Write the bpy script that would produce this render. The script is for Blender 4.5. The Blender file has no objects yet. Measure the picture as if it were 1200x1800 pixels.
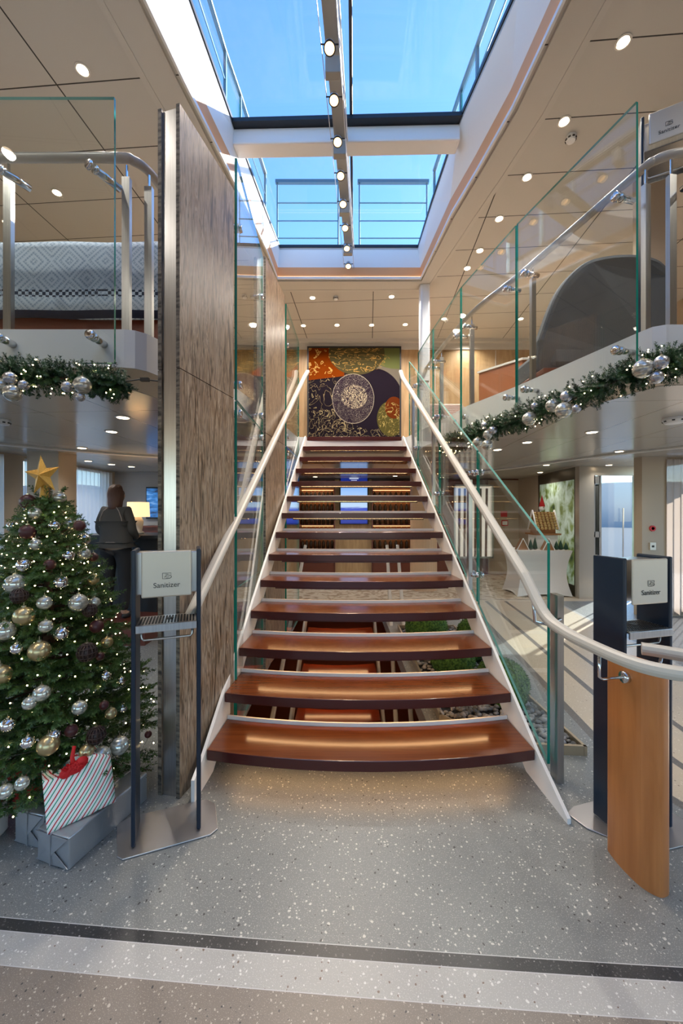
import bpy, math, random
from mathutils import Vector, Matrix, noise
random.seed(7)
PI = math.pi
S = bpy.context.scene
COL = S.collection

# ------------------------------------------------------------------ camera, world, sun, exposure
H = 1.53            # eye height
F = 676.0           # focal length in pixels of the 1200x1800 frame
cd = bpy.data.cameras.new('camera'); cam = bpy.data.objects.new('camera', cd); COL.objects.link(cam)
cam.location = (0, 0, H); cam.rotation_euler = (PI/2, 0, 0)
cd.sensor_fit = 'VERTICAL'; cd.sensor_height = 36; cd.sensor_width = 24; cd.lens = F/1800*36
cd.clip_start = 0.05; cd.clip_end = 2000
S.camera = cam
S.view_settings.view_transform = 'Standard'; S.view_settings.look = 'None'
S.view_settings.gamma = 1; S.view_settings.use_curve_mapping = False
S.view_settings.exposure = 0.0
SKY_STRENGTH = 0.50
SUN_STRENGTH = 9.0
DOWN_UP = 94.0      # watts per upper downlight
DOWN_LOW = 26.0
w = bpy.data.worlds.new('world'); S.world = w; w.use_nodes = True
wn = w.node_tree.nodes; wl = w.node_tree.links
sky = wn.new('ShaderNodeTexSky'); sky.sky_type = 'NISHITA'; sky.sun_disc = False
sky.sun_elevation = math.radians(27); sky.sun_rotation = math.radians(50); sky.air_density = 1.0; sky.dust_density = 0.1; sky.ozone_density = 4
bg = wn['Background']; bg.inputs[1].default_value = SKY_STRENGTH
hsw = wn.new('ShaderNodeHueSaturation'); hsw.inputs['Saturation'].default_value = 1.12; wl.new(sky.outputs[0], hsw.inputs['Color']); wl.new(hsw.outputs[0], bg.inputs[0])
sd = bpy.data.lights.new('sun', 'SUN'); sd.energy = SUN_STRENGTH; sd.angle = 0.009; sd.color = (1, .95, .86)
sun = bpy.data.objects.new('sun', sd); COL.objects.link(sun)
sdir = Vector((.76*math.cos(math.radians(27)), .65*math.cos(math.radians(27)), math.sin(math.radians(27))))
sun.rotation_euler = sdir.to_track_quat('Z', 'Y').to_euler(); sun.location = (8, 8, 8)

# ------------------------------------------------------------------ measuring helpers (pixel of the photo -> point in the place)
def at(px, py, d):
    return Vector(((px-600)*d/F, d, H-(py-900)*d/F))
def atz(px, py, z):
    d = F*(H-z)/(py-900)
    return Vector(((px-600)*d/F, d, z))

# ------------------------------------------------------------------ materials
MATS = {}
def mat(name, col, rough=.5, metal=0, **k):
    m = bpy.data.materials.new(name); m.use_nodes = True
    b = m.node_tree.nodes['Principled BSDF']
    b.inputs['Base Color'].default_value = (*col, 1); b.inputs['Roughness'].default_value = rough
    b.inputs['Metallic'].default_value = metal
    for a, v in k.items(): b.inputs[a.replace('_', ' ')].default_value = v
    MATS[name] = m
    return m
def nd(m, t, **k):
    n = m.node_tree.nodes.new(t)
    for a, v in k.items():
        if hasattr(n, a): setattr(n, a, v)
        else: n.inputs[a.replace('_', ' ')].default_value = v
    return n
def lk(m, a, b): m.node_tree.links.new(a, b)
def bs(m): return m.node_tree.nodes['Principled BSDF']
def ramp(m, src, stops, interp='LINEAR'):
    r = nd(m, 'ShaderNodeValToRGB'); r.color_ramp.interpolation = interp
    e = r.color_ramp.elements
    while len(e) < len(stops): e.new(.5)
    for x, (p, c) in zip(e, stops): x.position = p; x.color = (*c, 1)
    lk(m, src, r.inputs[0]); return r.outputs[0]
def mapping(m, scale, obj=True, rot=(0, 0, 0)):
    t = nd(m, 'ShaderNodeTexCoord'); g = nd(m, 'ShaderNodeNewGeometry')
    p = nd(m, 'ShaderNodeMapping'); p.inputs['Scale'].default_value = scale; p.inputs['Rotation'].default_value = rot
    lk(m, (t.outputs['Object'] if obj else g.outputs['Position']), p.inputs[0]); return p.outputs[0]
def math_(m, op, a, b=None, c=None):
    n = nd(m, 'ShaderNodeMath'); n.operation = op
    for i, v in enumerate((a, b, c)):
        if v is None: continue
        if isinstance(v, (int, float)): n.inputs[i].default_value = v
        else: lk(m, v, n.inputs[i])
    return n.outputs[0]
def mixc(m, f, a, b):
    n = nd(m, 'ShaderNodeMix'); n.data_type = 'RGBA'
    for s, v in ((n.inputs[0], f), (n.inputs[6], a), (n.inputs[7], b)):
        if isinstance(v, (tuple, list)): s.default_value = (*v, 1)
        elif isinstance(v, (int, float)): s.default_value = v
        else: lk(m, v, s)
    return n.outputs[2]
def bump(m, src, strength=.3, dist=.01):
    b = nd(m, 'ShaderNodeBump'); b.inputs['Strength'].default_value = strength; b.inputs['Distance'].default_value = dist
    lk(m, src, b.inputs['Height']); lk(m, b.outputs[0], bs(m).inputs['Normal'])
def noise_(m, vec, scale, detail=4, dist=0):
    n = nd(m, 'ShaderNodeTexNoise'); n.inputs['Scale'].default_value = scale; n.inputs['Detail'].default_value = detail
    n.inputs['Distortion'].default_value = dist; lk(m, vec, n.inputs['Vector']); return n.outputs[0]
def emis(name, col, strength):
    m = mat(name, (0, 0, 0)); b = bs(m)
    b.inputs['Emission Color'].default_value = (*col, 1); b.inputs['Emission Strength'].default_value = strength
    b.inputs['Base Color'].default_value = (*[c*.5 for c in col], 1)
    return m

white = mat('white_paint', (.80, .81, .82), .35)
fascia_m = mat('white_lacquer', (.74, .76, .78), .22)
ceil_up = mat('ceiling_beige', (.56, .53, .48), .55)
def seams(m, base, dark, rot, sx, sy, wx, wy, ox=0, oy=0):
    g = nd(m, 'ShaderNodeNewGeometry'); mp = nd(m, 'ShaderNodeMapping'); mp.inputs['Rotation'].default_value = (0, 0, rot)
    mp.inputs['Location'].default_value = (ox, oy, 0); lk(m, g.outputs['Position'], mp.inputs[0])
    s = nd(m, 'ShaderNodeSeparateXYZ'); lk(m, mp.outputs[0], s.inputs[0])
    fx = math_(m, 'LESS_THAN', math_(m, 'MODULO', math_(m, 'ADD', s.outputs[0], 100), sx), wx)
    fy = math_(m, 'LESS_THAN', math_(m, 'MODULO', math_(m, 'ADD', s.outputs[1], 100), sy), wy)
    f = math_(m, 'MAXIMUM', fx, fy)
    lk(m, mixc(m, f, base, dark), bs(m).inputs['Base Color'])
seams(ceil_up, (.56, .53, .48), (.03, .028, .025), .07, 1.3, .56, .012, .01, .03, .09)
ceil_trim = mat('ceiling_trim_beige', (.58, .55, .50), .5)
ceil_low = mat('lacquered_ceiling', (.50, .47, .42), .16, 0)
seams(ceil_low, (.50, .47, .42), (.14, .13, .12), .07, .62, 1.45, .007, .006)
wall_b = mat('beige_wall', (.47, .38, .28), .6)
wall_g = mat('grey_wall', (.40, .38, .37), .7)
woodw = mat('oak_veneer', (.46, .29, .14), .45)
v = mapping(woodw, (6, 6, .7)); n_ = noise_(woodw, v, 2.5, 6, .6)
lk(woodw, ramp(woodw, n_, [(.3, (.36, .22, .10)), (.7, (.52, .35, .18))]), bs(woodw).inputs['Base Color'])
orange_wood = mat('honey_wood', (.50, .19, .045), .3)
v = mapping(orange_wood, (5, 5, .5)); n_ = noise_(orange_wood, v, 4, 5, .5)
lk(orange_wood, ramp(orange_wood, n_, [(.3, (.38, .13, .035)), (.7, (.50, .19, .058))]), bs(orange_wood).inputs['Base Color'])
cove = mat('cove_copper_wood', (.74, .40, .19), .5)
led_c = emis('cove_led', (1, .66, .36), 4.0)
tread_m = mat('mahogany_tread', (.20, .04, .015), .19, 0, Coat_Weight=.15, Coat_Roughness=.1)
v = mapping(tread_m, (.8, 14, 14)); n_ = noise_(tread_m, v, 3, 6, .4)
lk(tread_m, ramp(tread_m, n_, [(.3, (.105, .026, .008)), (.72, (.165, .045, .011))]), bs(tread_m).inputs['Base Color'])
nose_m = mat('dark_nosing', (.065, .012, .010), .25)
darkwood = mat('dark_red_wood', (.14, .035, .018), .28)
rail_m = mat('cream_handrail', (.52, .49, .44), .4)
stringer_m = mat('white_stringer', (.80, .77, .74), .35)
steel = mat('brushed_steel', (.52, .51, .49), .28, 1)
v = mapping(steel, (60, 60, 1.5)); n_ = noise_(steel, v, 3, 3)
lk(steel, ramp(steel, n_, [(0, (.42, .41, .40)), (1, (.66, .65, .63))]), bs(steel).inputs['Base Color'])
chrome = mat('polished_steel', (.70, .70, .70), .10, 1)
rail_up = mat('taupe_handrail', (.42, .38, .33), .3)
navy = mat('navy_powder_coat', (.006, .016, .034), .3)
champ = mat('brushed_champagne_plate', (.62, .57, .49), .36, .55)
ink = mat('black_ink', (.03, .03, .03), .5)
black = mat('black_matte', (.012, .012, .013), .5)
gasket = mat('black_gasket', (.015, .02, .03), .4)
led = emis('warm_led', (1, .60, .28), 15.0)
led_w = emis('cabinet_led', (1, .55, .25), 3.5)
bulb_e = emis('downlight_lens', (1, .80, .55), 13.0)
bulb_s = emis('fairy_light', (1, .74, .38), 28.0)
lampe = emis('lamp_shade_glow', (1, .72, .38), 1.3)

# stone: vertical wavy veins
stone = mat('veined_travertine', (.3, .25, .2), .32)
v = mapping(stone, (8, 8, .75), rot=(.05, .0, 0))
n1 = noise_(stone, v, 2.2, 10, 2.4)
v2 = mapping(stone, (20, 20, 1.9)); n2 = noise_(stone, v2, 2.0, 8, 2.6)
c1 = ramp(stone, n1, [(.30, (.055, .040, .030)), (.43, (.24, .172, .12)), (.50, (.36, .285, .215)), (.56, (.20, .15, .115)), (.68, (.42, .35, .275))])
c2 = ramp(stone, n2, [(.36, (.10, .08, .06)), (.47, (.75, .72, .68)), (.62, (1, 1, 1)), (.78, (.6, .53, .45))])
mm = nd(stone, 'ShaderNodeMix'); mm.data_type = 'RGBA'; mm.blend_type = 'MULTIPLY'; mm.inputs[0].default_value = .8
lk(stone, c1, mm.inputs[6]); lk(stone, c2, mm.inputs[7])
br = nd(stone, 'ShaderNodeHueSaturation'); br.inputs['Value'].default_value = 1.12; br.inputs['Saturation'].default_value = 1.1; lk(stone, mm.outputs[2], br.inputs['Color'])
lk(stone, br.outputs[0], bs(stone).inputs['Base Color']); bump(stone, n2, .12, .004)
stone_e = mat('split_stone_edge', (.13, .10, .08), .7)
v = mapping(stone_e, (8, 8, 26)); lk(stone_e, ramp(stone_e, noise_(stone_e, v, 2, 5), [(.35, (.03, .025, .02)), (.7, (.25, .21, .16))]), bs(stone_e).inputs['Base Color'])

# floor terrazzo
def terrazzo_nodes(m, vec, base, chip, dark, sc, dens):
    vo = nd(m, 'ShaderNodeTexVoronoi'); vo.inputs['Scale'].default_value = sc; lk(m, vec, vo.inputs['Vector'])
    sep = nd(m, 'ShaderNodeSeparateColor'); lk(m, vo.outputs['Color'], sep.inputs[0])
    size = math_(m, 'MULTIPLY_ADD', sep.outputs[1], .34, .04)
    ins = math_(m, 'LESS_THAN', vo.outputs['Distance'], size)
    pick = math_(m, 'LESS_THAN', sep.outputs[0], dens)
    f1 = math_(m, 'MULTIPLY', ins, pick)
    pickd = math_(m, 'GREATER_THAN', sep.outputs[0], .9)
    f2 = math_(m, 'MULTIPLY', ins, pickd)
    nn = noise_(m, vec, sc*3.2, 2)
    b = mixc(m, math_(m, 'MULTIPLY', math_(m, 'GREATER_THAN', nn, .62), .55), base, chip)
    return mixc(m, f2, mixc(m, f1, b, chip), dark)
terr = mat('terrazzo_floor', (.3, .3, .3), .38)
geo = nd(terr, 'ShaderNodeNewGeometry'); P_ = geo.outputs['Position']
sx = nd(terr, 'ShaderNodeSeparateXYZ'); lk(terr, P_, sx.inputs[0]); X_, Y_ = sx.outputs[0], sx.outputs[1]
mw = nd(terr, 'ShaderNodeVectorMath'); mw.operation = 'MULTIPLY_ADD'; nz = nd(terr, 'ShaderNodeTexNoise'); nz.inputs['Scale'].default_value = 30
lk(terr, P_, nz.inputs['Vector']); lk(terr, nz.outputs['Color'], mw.inputs[0]); mw.inputs[1].default_value = (.018, .018, 0); lk(terr, P_, mw.inputs[2])
VV = mw.outputs[0]
grey_t = terrazzo_nodes(terr, VV, (.185, .195, .193), (.55, .54, .50), (.05, .05, .05), 78, .40)
cream_t = terrazzo_nodes(terr, VV, (.50, .42, .31), (.68, .61, .50), (.18, .13, .09), 75, .28)
dark_t = terrazzo_nodes(terr, VV, (.028, .03, .033), (.11, .11, .11), (.3, .3, .3), 110, .7)
white_t = terrazzo_nodes(terr, VV, (.38, .375, .36), (.66, .66, .63), (.17, .12, .09), 85, .45)
brown_t = terrazzo_nodes(terr, VV, (.20, .17, .145), (.46, .41, .35), (.05, .05, .05), 105, .42)
stripe_t = terrazzo_nodes(terr, VV, (.12, .11, .10), (.26, .24, .21), (.05, .05, .05), 110, .5)
u = math_(terr, 'MULTIPLY_ADD', X_, .065, Y_)
u = math_(terr, 'MULTIPLY_ADD', math_(terr, 'MULTIPLY', X_, X_), -.006, u)
yy = math_(terr, 'SUBTRACT', Y_, 2.56)
cur = math_(terr, 'MAXIMUM', math_(terr, 'SUBTRACT', 2.5, Y_), 0)
u2 = math_(terr, 'MULTIPLY_ADD', yy, -.105, X_)
u2 = math_(terr, 'MULTIPLY_ADD', math_(terr, 'MULTIPLY', cur, cur), -.5, u2)
def gt(a, t): return math_(terr, 'GREATER_THAN', a, t)
def band(a, t0, t1): return math_(terr, 'MULTIPLY', gt(a, t0), math_(terr, 'LESS_THAN', a, t1))
c = mixc(terr, gt(u2, 1.68), grey_t, cream_t)
for t0, t1 in ((1.68, 1.745), (2.03, 2.085), (2.36, 2.41)): c = mixc(terr, band(u2, t0, t1), c, stripe_t)
c = mixc(terr, gt(u2, 3.25), c, grey_t)
c = mixc(terr, band(u2, 3.2, 3.25), c, white_t)
c = mixc(terr, band(Y_, 6.6, 30), c, cream_t)
c = mixc(terr, band(u, -50, 1.359), c, dark_t)
c = mixc(terr, band(u, -50, 1.316), c, white_t)
c = mixc(terr, band(u, -50, 1.216), c, brown_t)
for t in (1.359, 1.316, 1.216): c = mixc(terr, band(u, t-.0015, t+.0015), c, (.5, .5, .5))
lk(terr, c, bs(terr).inputs['Base Color'])
carpet = mat('beige_carpet', (.42, .34, .25), .95)
v = mapping(carpet, (1, 1, 1), False); lk(carpet, ramp(carpet, noise_(carpet, v, 3.5, 3, 2.5), [(.42, (.30, .22, .15)), (.52, (.50, .42, .32))]), bs(carpet).inputs['Base Color'])

def glass_mat(name, tint, refl=.5, rough=0.0):
    m = bpy.data.materials.new(name); m.use_nodes = True; MATS[name] = m
    nt = m.node_tree; nt.nodes.clear()
    o = nt.nodes.new('ShaderNodeOutputMaterial'); tr = nt.nodes.new('ShaderNodeBsdfTransparent'); gl = nt.nodes.new('ShaderNodeBsdfGlossy')
    tr.inputs[0].default_value = (*tint, 1); gl.inputs['Roughness'].default_value = rough; gl.inputs[0].default_value = (1, 1, 1, 1)
    g = nt.nodes.new('ShaderNodeNewGeometry'); dt = nt.nodes.new('ShaderNodeVectorMath'); dt.operation = 'DOT_PRODUCT'
    nt.links.new(g.outputs['Incoming'], dt.inputs[0]); nt.links.new(g.outputs['Normal'], dt.inputs[1])
    def mn(op, a, b=None):
        n = nt.nodes.new('ShaderNodeMath'); n.operation = op
        for i, v in enumerate((a, b)):
            if v is None: continue
            if isinstance(v, (int, float)): n.inputs[i].default_value = v
            else: nt.links.new(v, n.inputs[i])
        return n.outputs[0]
    sch = mn('MULTIPLY', mn('ADD', mn('MULTIPLY', mn('POWER', mn('SUBTRACT', 1.0, mn('ABSOLUTE', dt.outputs['Value'])), 5.0), .96), .04), refl)
    mx = nt.nodes.new('ShaderNodeMixShader')
    nt.links.new(sch, mx.inputs[0])
    nt.links.new(tr.outputs[0], mx.inputs[1]); nt.links.new(gl.outputs[0], mx.inputs[2]); nt.links.new(mx.outputs[0], o.inputs[0])
    return m
glass = glass_mat('clear_glass', (.955, .975, .965), .95)
tint_g = glass_mat('tinted_glass', (.86, .91, .93), .8)
skyglass = glass_mat('skylight_glass', (.97, .98, 1), .5)
glass_edge = mat('green_glass_edge', (.01, .23, .17), .12, 0)
glass_edge2 = mat('pale_glass_edge', (.14, .34, .30), .12, 0)
def sheer(name, col, tr):
    m = bpy.data.materials.new(name); m.use_nodes = True; MATS[name] = m
    nt = m.node_tree; nt.nodes.clear()
    o = nt.nodes.new('ShaderNodeOutputMaterial'); a = nt.nodes.new('ShaderNodeBsdfDiffuse'); b = nt.nodes.new('ShaderNodeBsdfTranslucent'); c = nt.nodes.new('ShaderNodeBsdfTransparent')
    a.inputs[0].default_value = (*col, 1); b.inputs[0].default_value = (*col, 1)
    m1 = nt.nodes.new('ShaderNodeMixShader'); m1.inputs[0].default_value = .6; m2 = nt.nodes.new('ShaderNodeMixShader'); m2.inputs[0].default_value = tr
    nt.links.new(a.outputs[0], m1.inputs[1]); nt.links.new(b.outputs[0], m1.inputs[2]); nt.links.new(m1.outputs[0], m2.inputs[1]); nt.links.new(c.outputs[0], m2.inputs[2])
    nt.links.new(m2.outputs[0], o.inputs[0]); return m
curtain_m = sheer('sheer_curtain', (.85, .84, .82), .22)
curtain_o = sheer('taupe_curtain', (.46, .38, .31), .06)
fir = mat('fir_needles', (.035, .10, .028), .5)
v = mapping(fir, (1, 1, 1)); lk(fir, ramp(fir, noise_(fir, v, 16, 3), [(.3, (.018, .055, .014)), (.7, (.085, .17, .035))]), bs(fir).inputs['Base Color'])
garl_m = mat('garland_needles', (.02, .085, .028), .45)
v = mapping(garl_m, (1, 1, 1)); lk(garl_m, ramp(garl_m, noise_(garl_m, v, 20, 3), [(.3, (.007, .03, .011)), (.7, (.03, .11, .035))]), bs(garl_m).inputs['Base Color'])
bark = mat('bark', (.09, .05, .03), .9)
b_silver = mat('mirror_silver', (.82, .82, .84), .06, 1)
b_satin = mat('satin_silver', (.50, .52, .56), .27, .9)
b_pearl = mat('pearl_glass', (.68, .68, .60), .13, .65)
v = mapping(b_pearl, (1, 1, 6)); lk(b_pearl, ramp(b_pearl, noise_(b_pearl, v, 14, 4, 1), [(.4, (.40, .41, .36)), (.6, (.82, .82, .75))]), bs(b_pearl).inputs['Base Color'])
b_gold = mat('champagne_gold', (.53, .43, .24), .3, .85)
b_burg = mat('matte_burgundy', (.06, .012, .014), .4)
b_brown = mat('brown_lattice', (.045, .022, .018), .5)
star_m = mat('gold_glitter', (.75, .42, .09), .35, .7)
v = mapping(star_m, (1, 1, 1)); bump(star_m, noise_(star_m, v, 220, 2), 1.0, .004)
silverpaper = mat('silver_gift_paper', (.40, .42, .45), .30, .6)
v = mapping(silverpaper, (1, 1, 1)); bump(silverpaper, noise_(silverpaper, v, 9, 4, .6), .35, .02)
stripe = mat('striped_gift_paper', (.9, .9, .88), .6)
tc = mapping(stripe, (1, 1, 1), rot=(0, 0, 0)); s3 = nd(stripe, 'ShaderNodeSeparateXYZ'); lk(stripe, tc, s3.inputs[0])
q = math_(stripe, 'ADD', math_(stripe, 'MULTIPLY', s3.outputs[0], 1.0), math_(stripe, 'MULTIPLY', s3.outputs[2], -.95))
q = math_(stripe, 'ADD', q, math_(stripe, 'MULTIPLY', s3.outputs[1], .35))
q = math_(stripe, 'MODULO', math_(stripe, 'MULTIPLY', math_(stripe, 'ADD', q, 5), 1/.040), 1)
lk(stripe, ramp(stripe, q, [(0, (.86, .87, .84)), (.25, (.55, .02, .035)), (.42, (.86, .87, .84)), (.72, (.02, .33, .20)), (.88, (.86, .87, .84))], 'CONSTANT'), bs(stripe).inputs['Base Color'])
redp = mat('red_velvet', (.55, .006, .008), .6)
floralp = mat('white_paper_red_flowers', (.85, .84, .80), .6)
tc = mapping(floralp, (1, 1, 1)); vo = nd(floralp, 'ShaderNodeTexVoronoi'); vo.inputs['Scale'].default_value = 22; lk(floralp, tc, vo.inputs['Vector'])
lk(floralp, mixc(floralp, math_(floralp, 'LESS_THAN', vo.outputs['Distance'], .3), (.85, .84, .80), (.5, .05, .04)), bs(floralp).inputs['Base Color'])
moss = mat('moss', (.05, .13, .015), .95)
v = mapping(moss, (1, 1, 1)); nn_ = noise_(moss, v, 45, 5); lk(moss, ramp(moss, nn_, [(.35, (.012, .05, .006)), (.68, (.11, .22, .03))]), bs(moss).inputs['Base Color']); bump(moss, nn_, .9, .02)
pebm = mat('grey_pebble', (.25, .25, .25), .5)
v = mapping(pebm, (1, 1, 1)); lk(pebm, ramp(pebm, noise_(pebm, v, 9, 2), [(.35, (.10, .10, .10)), (.65, (.42, .40, .38))]), bs(pebm).inputs['Base Color'])
cloth = mat('white_stretch_cloth', (.74, .70, .66), .8)
ginger = mat('gingerbread', (.30, .13, .045), .8)
icing = mat('royal_icing', (.85, .83, .80), .5)
candy = mat('gold_candy', (.50, .33, .12), .35)
santa = mat('red_felt', (.6, .02, .02), .8)
skin = mat('skin', (.55, .33, .23), .5)
hair_m = mat('auburn_hair', (.09, .035, .02), .5)
v = mapping(hair_m, (60, 60, 6)); bump(hair_m, noise_(hair_m, v, 3, 3), .6, .01)
sweater = mat('grey_sweater', (.06, .055, .052), .9)
cream_st = mat('cream_stripe', (.28, .23, .20), .9)
trouser = mat('black_trousers', (.012, .012, .015), .8)
sofa_g = mat('charcoal_upholstery', (.085, .095, .105), .9)
v = mapping(sofa_g, (1, 1, 1)); bump(sofa_g, noise_(sofa_g, v, 240, 2), .4, .003)
sofa_l = mat('light_grey_upholstery', (.33, .32, .30), .9)
screen = mat('blue_screen', (0, 0, 0), .1)
tc = mapping(screen, (1, 1, 1)); s4 = nd(screen, 'ShaderNodeSeparateXYZ'); lk(screen, tc, s4.inputs[0])
wv = noise_(screen, mapping(screen, (1, 1, 14)), 3, 4)
zc = math_(screen, 'MULTIPLY_ADD', wv, .10, s4.outputs[2])
col = ramp(screen, math_(screen, 'DIVIDE', zc, 1.2), [(0, (.003, .010, .16)), (.20, (.010, .045, .42)), (.36, (.01, .05, .5)), (.40, (.45, .62, .85)), (.62, (.34, .55, .95)), (.84, (.20, .42, .9)), (.86, (.006, .02, .19))])
lk(screen, col, bs(screen).inputs['Emission Color']); bs(screen).inputs['Emission Strength'].default_value = 1.1
screen2 = emis('lit_sea_picture', (.02, .12, .45), 1.0)
onyx = mat('green_onyx', (.25, .33, .2), .15)
v = mapping(onyx, (1.3, 1.3, 1.0)); nn_ = noise_(onyx, v, 3.2, 12, .35)
oc = ramp(onyx, nn_, [(.30, (.03, .05, .02)), (.42, (.14, .19, .05)), (.50, (.33, .42, .30)), (.60, (.48, .58, .50)), (.72, (.20, .27, .08))])
lk(onyx, oc, bs(onyx).inputs['Base Color']); lk(onyx, oc, bs(onyx).inputs['Emission Color']); bs(onyx).inputs['Emission Strength'].default_value = .35
knit = mat('nordic_blanket', (.4, .45, .5), .95)
tc = mapping(knit, (1, 1, 1)); s5 = nd(knit, 'ShaderNodeSeparateXYZ'); lk(knit, tc, s5.inputs[0])
kx = math_(knit, 'PINGPONG', math_(knit, 'ADD', s5.outputs[0], 20), .13)
kz = math_(knit, 'PINGPONG', math_(knit, 'ADD', s5.outputs[2], 20), .13)
dia = math_(knit, 'MODULO', math_(knit, 'MULTIPLY', math_(knit, 'ADD', kx, kz), 22), 1)
ck = nd(knit, 'ShaderNodeTexChecker'); ck.inputs['Scale'].default_value = 75; lk(knit, tc, ck.inputs[0])
pat = math_(knit, 'MULTIPLY', math_(knit, 'LESS_THAN', dia, .5), math_(knit, 'MULTIPLY_ADD', ck.outputs[1], .6, .2))
kc = mixc(knit, pat, (.42, .50, .58), (.17, .24, .33))
zz = s5.outputs[2]
def kband(a, b): return math_(knit, 'MULTIPLY', math_(knit, 'GREATER_THAN', zz, a), math_(knit, 'LESS_THAN', zz, b))
ck2 = nd(knit, 'ShaderNodeTexChecker'); ck2.inputs['Scale'].default_value = 42; lk(knit, tc, ck2.inputs[0])
kc = mixc(knit, math_(knit, 'MULTIPLY', kband(.155, .205), ck2.outputs[1]), kc, (.015, .025, .05))
kc = mixc(knit, kband(.0, .06), kc, (.015, .02, .045))
lk(knit, kc, bs(knit).inputs['Base Color'])
throw_m = mat('red_white_throw', (.5, .3, .25), .95)
tc = mapping(throw_m, (1, 1, 1)); wt = nd(throw_m, 'ShaderNodeTexWave'); wt.bands_direction = 'Z'; wt.inputs['Scale'].default_value = 12; wt.inputs['Distortion'].default_value = 2; lk(throw_m, tc, wt.inputs[0])
lk(throw_m, ramp(throw_m, wt.outputs[0], [(.4, (.40, .18, .13)), (.6, (.68, .60, .54))]), bs(throw_m).inputs['Base Color'])
bottle_m = mat('dark_wine_glass', (.05, .025, .01), .12)
foil_m = mat('gold_foil', (.7, .42, .15), .3, .8)
blinds = mat('lit_cream_wall', (.75, .62, .45), .6)
signred = mat('sign_red', (.6, .02, .02), .5)
quay_m = mat('quay_concrete', (.07, .085, .10), .9)

# abstract tapestry
art = mat('abstract_textile', (.02, .02, .05), .9, 0, Specular_IOR_Level=.05)
tc = nd(art, 'ShaderNodeTexCoord'); s6 = nd(art, 'ShaderNodeSeparateXYZ'); lk(art, tc.outputs['Object'], s6.inputs[0])
AX, AZ = s6.outputs[0], s6.outputs[2]           # object origin: centre of the picture
nw = noise_(art, mapping(art, (1, 1, 1)), 2.5, 3)
def ell(cx, cz, rx, rz, wob=.10):
    a = math_(art, 'DIVIDE', math_(art, 'SUBTRACT', AX, cx), rx); b = math_(art, 'DIVIDE', math_(art, 'SUBTRACT', AZ, cz), rz)
    r = math_(art, 'ADD', math_(art, 'MULTIPLY', a, a), math_(art, 'MULTIPLY', b, b))
    return math_(art, 'ADD', r, math_(art, 'MULTIPLY', math_(art, 'SUBTRACT', nw, .5), wob))
def inside(e, t=1.0): return math_(art, 'LESS_THAN', e, t)
def lines(scale, dist, w0, w1, sc=(1, 1, 1), off=0):
    wv_ = noise_(art, mapping(art, sc, rot=(0, off, 0)), scale, 1.5, dist)
    return math_(art, 'MULTIPLY', math_(art, 'GREATER_THAN', wv_, w0), math_(art, 'LESS_THAN', wv_, w1))
c = (.016, .011, .017)
gl = lines(3.2, 2.6, .485, .505)
c = mixc(art, math_(art, 'MULTIPLY', gl, math_(art, 'LESS_THAN', AX, -.05)), c, (.40, .31, .17))
c = mixc(art, math_(art, 'MULTIPLY', lines(5, 1.5, .49, .515), math_(art, 'LESS_THAN', AZ, -.35)), c, (.42, .33, .19))
c = mixc(art, math_(art, 'LESS_THAN', math_(art, 'MULTIPLY_ADD', AX, -.55, AZ), 9), c, c) if False else c
org = math_(art, 'GREATER_THAN', math_(art, 'MULTIPLY_ADD', AX, -.12, AZ), .36)
c = mixc(art, math_(art, 'MULTIPLY', org, math_(art, 'LESS_THAN', AX, -.2)), c, (.22, .045, .010))
dots = lines(9, .6, .60, .66)
c = mixc(art, math_(art, 'MULTIPLY', dots, math_(art, 'MULTIPLY', org, math_(art, 'LESS_THAN', AX, -.25))), c, (.62, .38, .13))
c = mixc(art, inside(ell(.75, .30, .75, .62)), c, (.21, .18, .14))
c = mixc(art, inside(ell(.35, -.12, .62, .62, .02)), c, (.018, .012, .020))
c = mixc(art, inside(ell(.85, .80, .5, .32)), c, (.17, .19, .07))
c = mixc(art, inside(ell(.05, .80, .56, .44)), c, (.095, .08, .035))
c = mixc(art, math_(art, 'MULTIPLY', inside(ell(.1, .72, .62, .30)), lines(2.6, 2.2, .47, .505, (1, 1, 2.6))), c, (.58, .34, .11))
e_in = ell(-.02, -.12, .42, .50, .12)
c = mixc(art, inside(e_in), c, (.035, .022, .035))
c = mixc(art, math_(art, 'MULTIPLY', inside(e_in), lines(8, 4.5, .49, .515)), c, (.46, .40, .32))
c = mixc(art, math_(art, 'MULTIPLY', inside(ell(.0, -.08, .26, .24)), lines(9, 3.5, .49, .56)), c, (.75, .62, .42))
c = mixc(art, math_(art, 'MULTIPLY', math_(art, 'GREATER_THAN', e_in, .975), inside(e_in, 1.01)), c, (.60, .52, .40))
c = mixc(art, inside(ell(.74, -.52, .28, .36)), c, (.11, .095, .03))
c = mixc(art, inside(ell(.80, -.30, .18, .22)), c, (.15, .035, .012))
c = mixc(art, math_(art, 'MULTIPLY', inside(ell(.74, -.52, .26, .34)), lines(5, 2.5, .49, .52)), c, (.5, .38, .14))
hs = nd(art, 'ShaderNodeHueSaturation'); hs.inputs['Value'].default_value = .62; hs.inputs['Saturation'].default_value = 1.05; lk(art, c, hs.inputs['Color']); lk(art, hs.outputs[0], bs(art).inputs['Base Color'])

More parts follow.
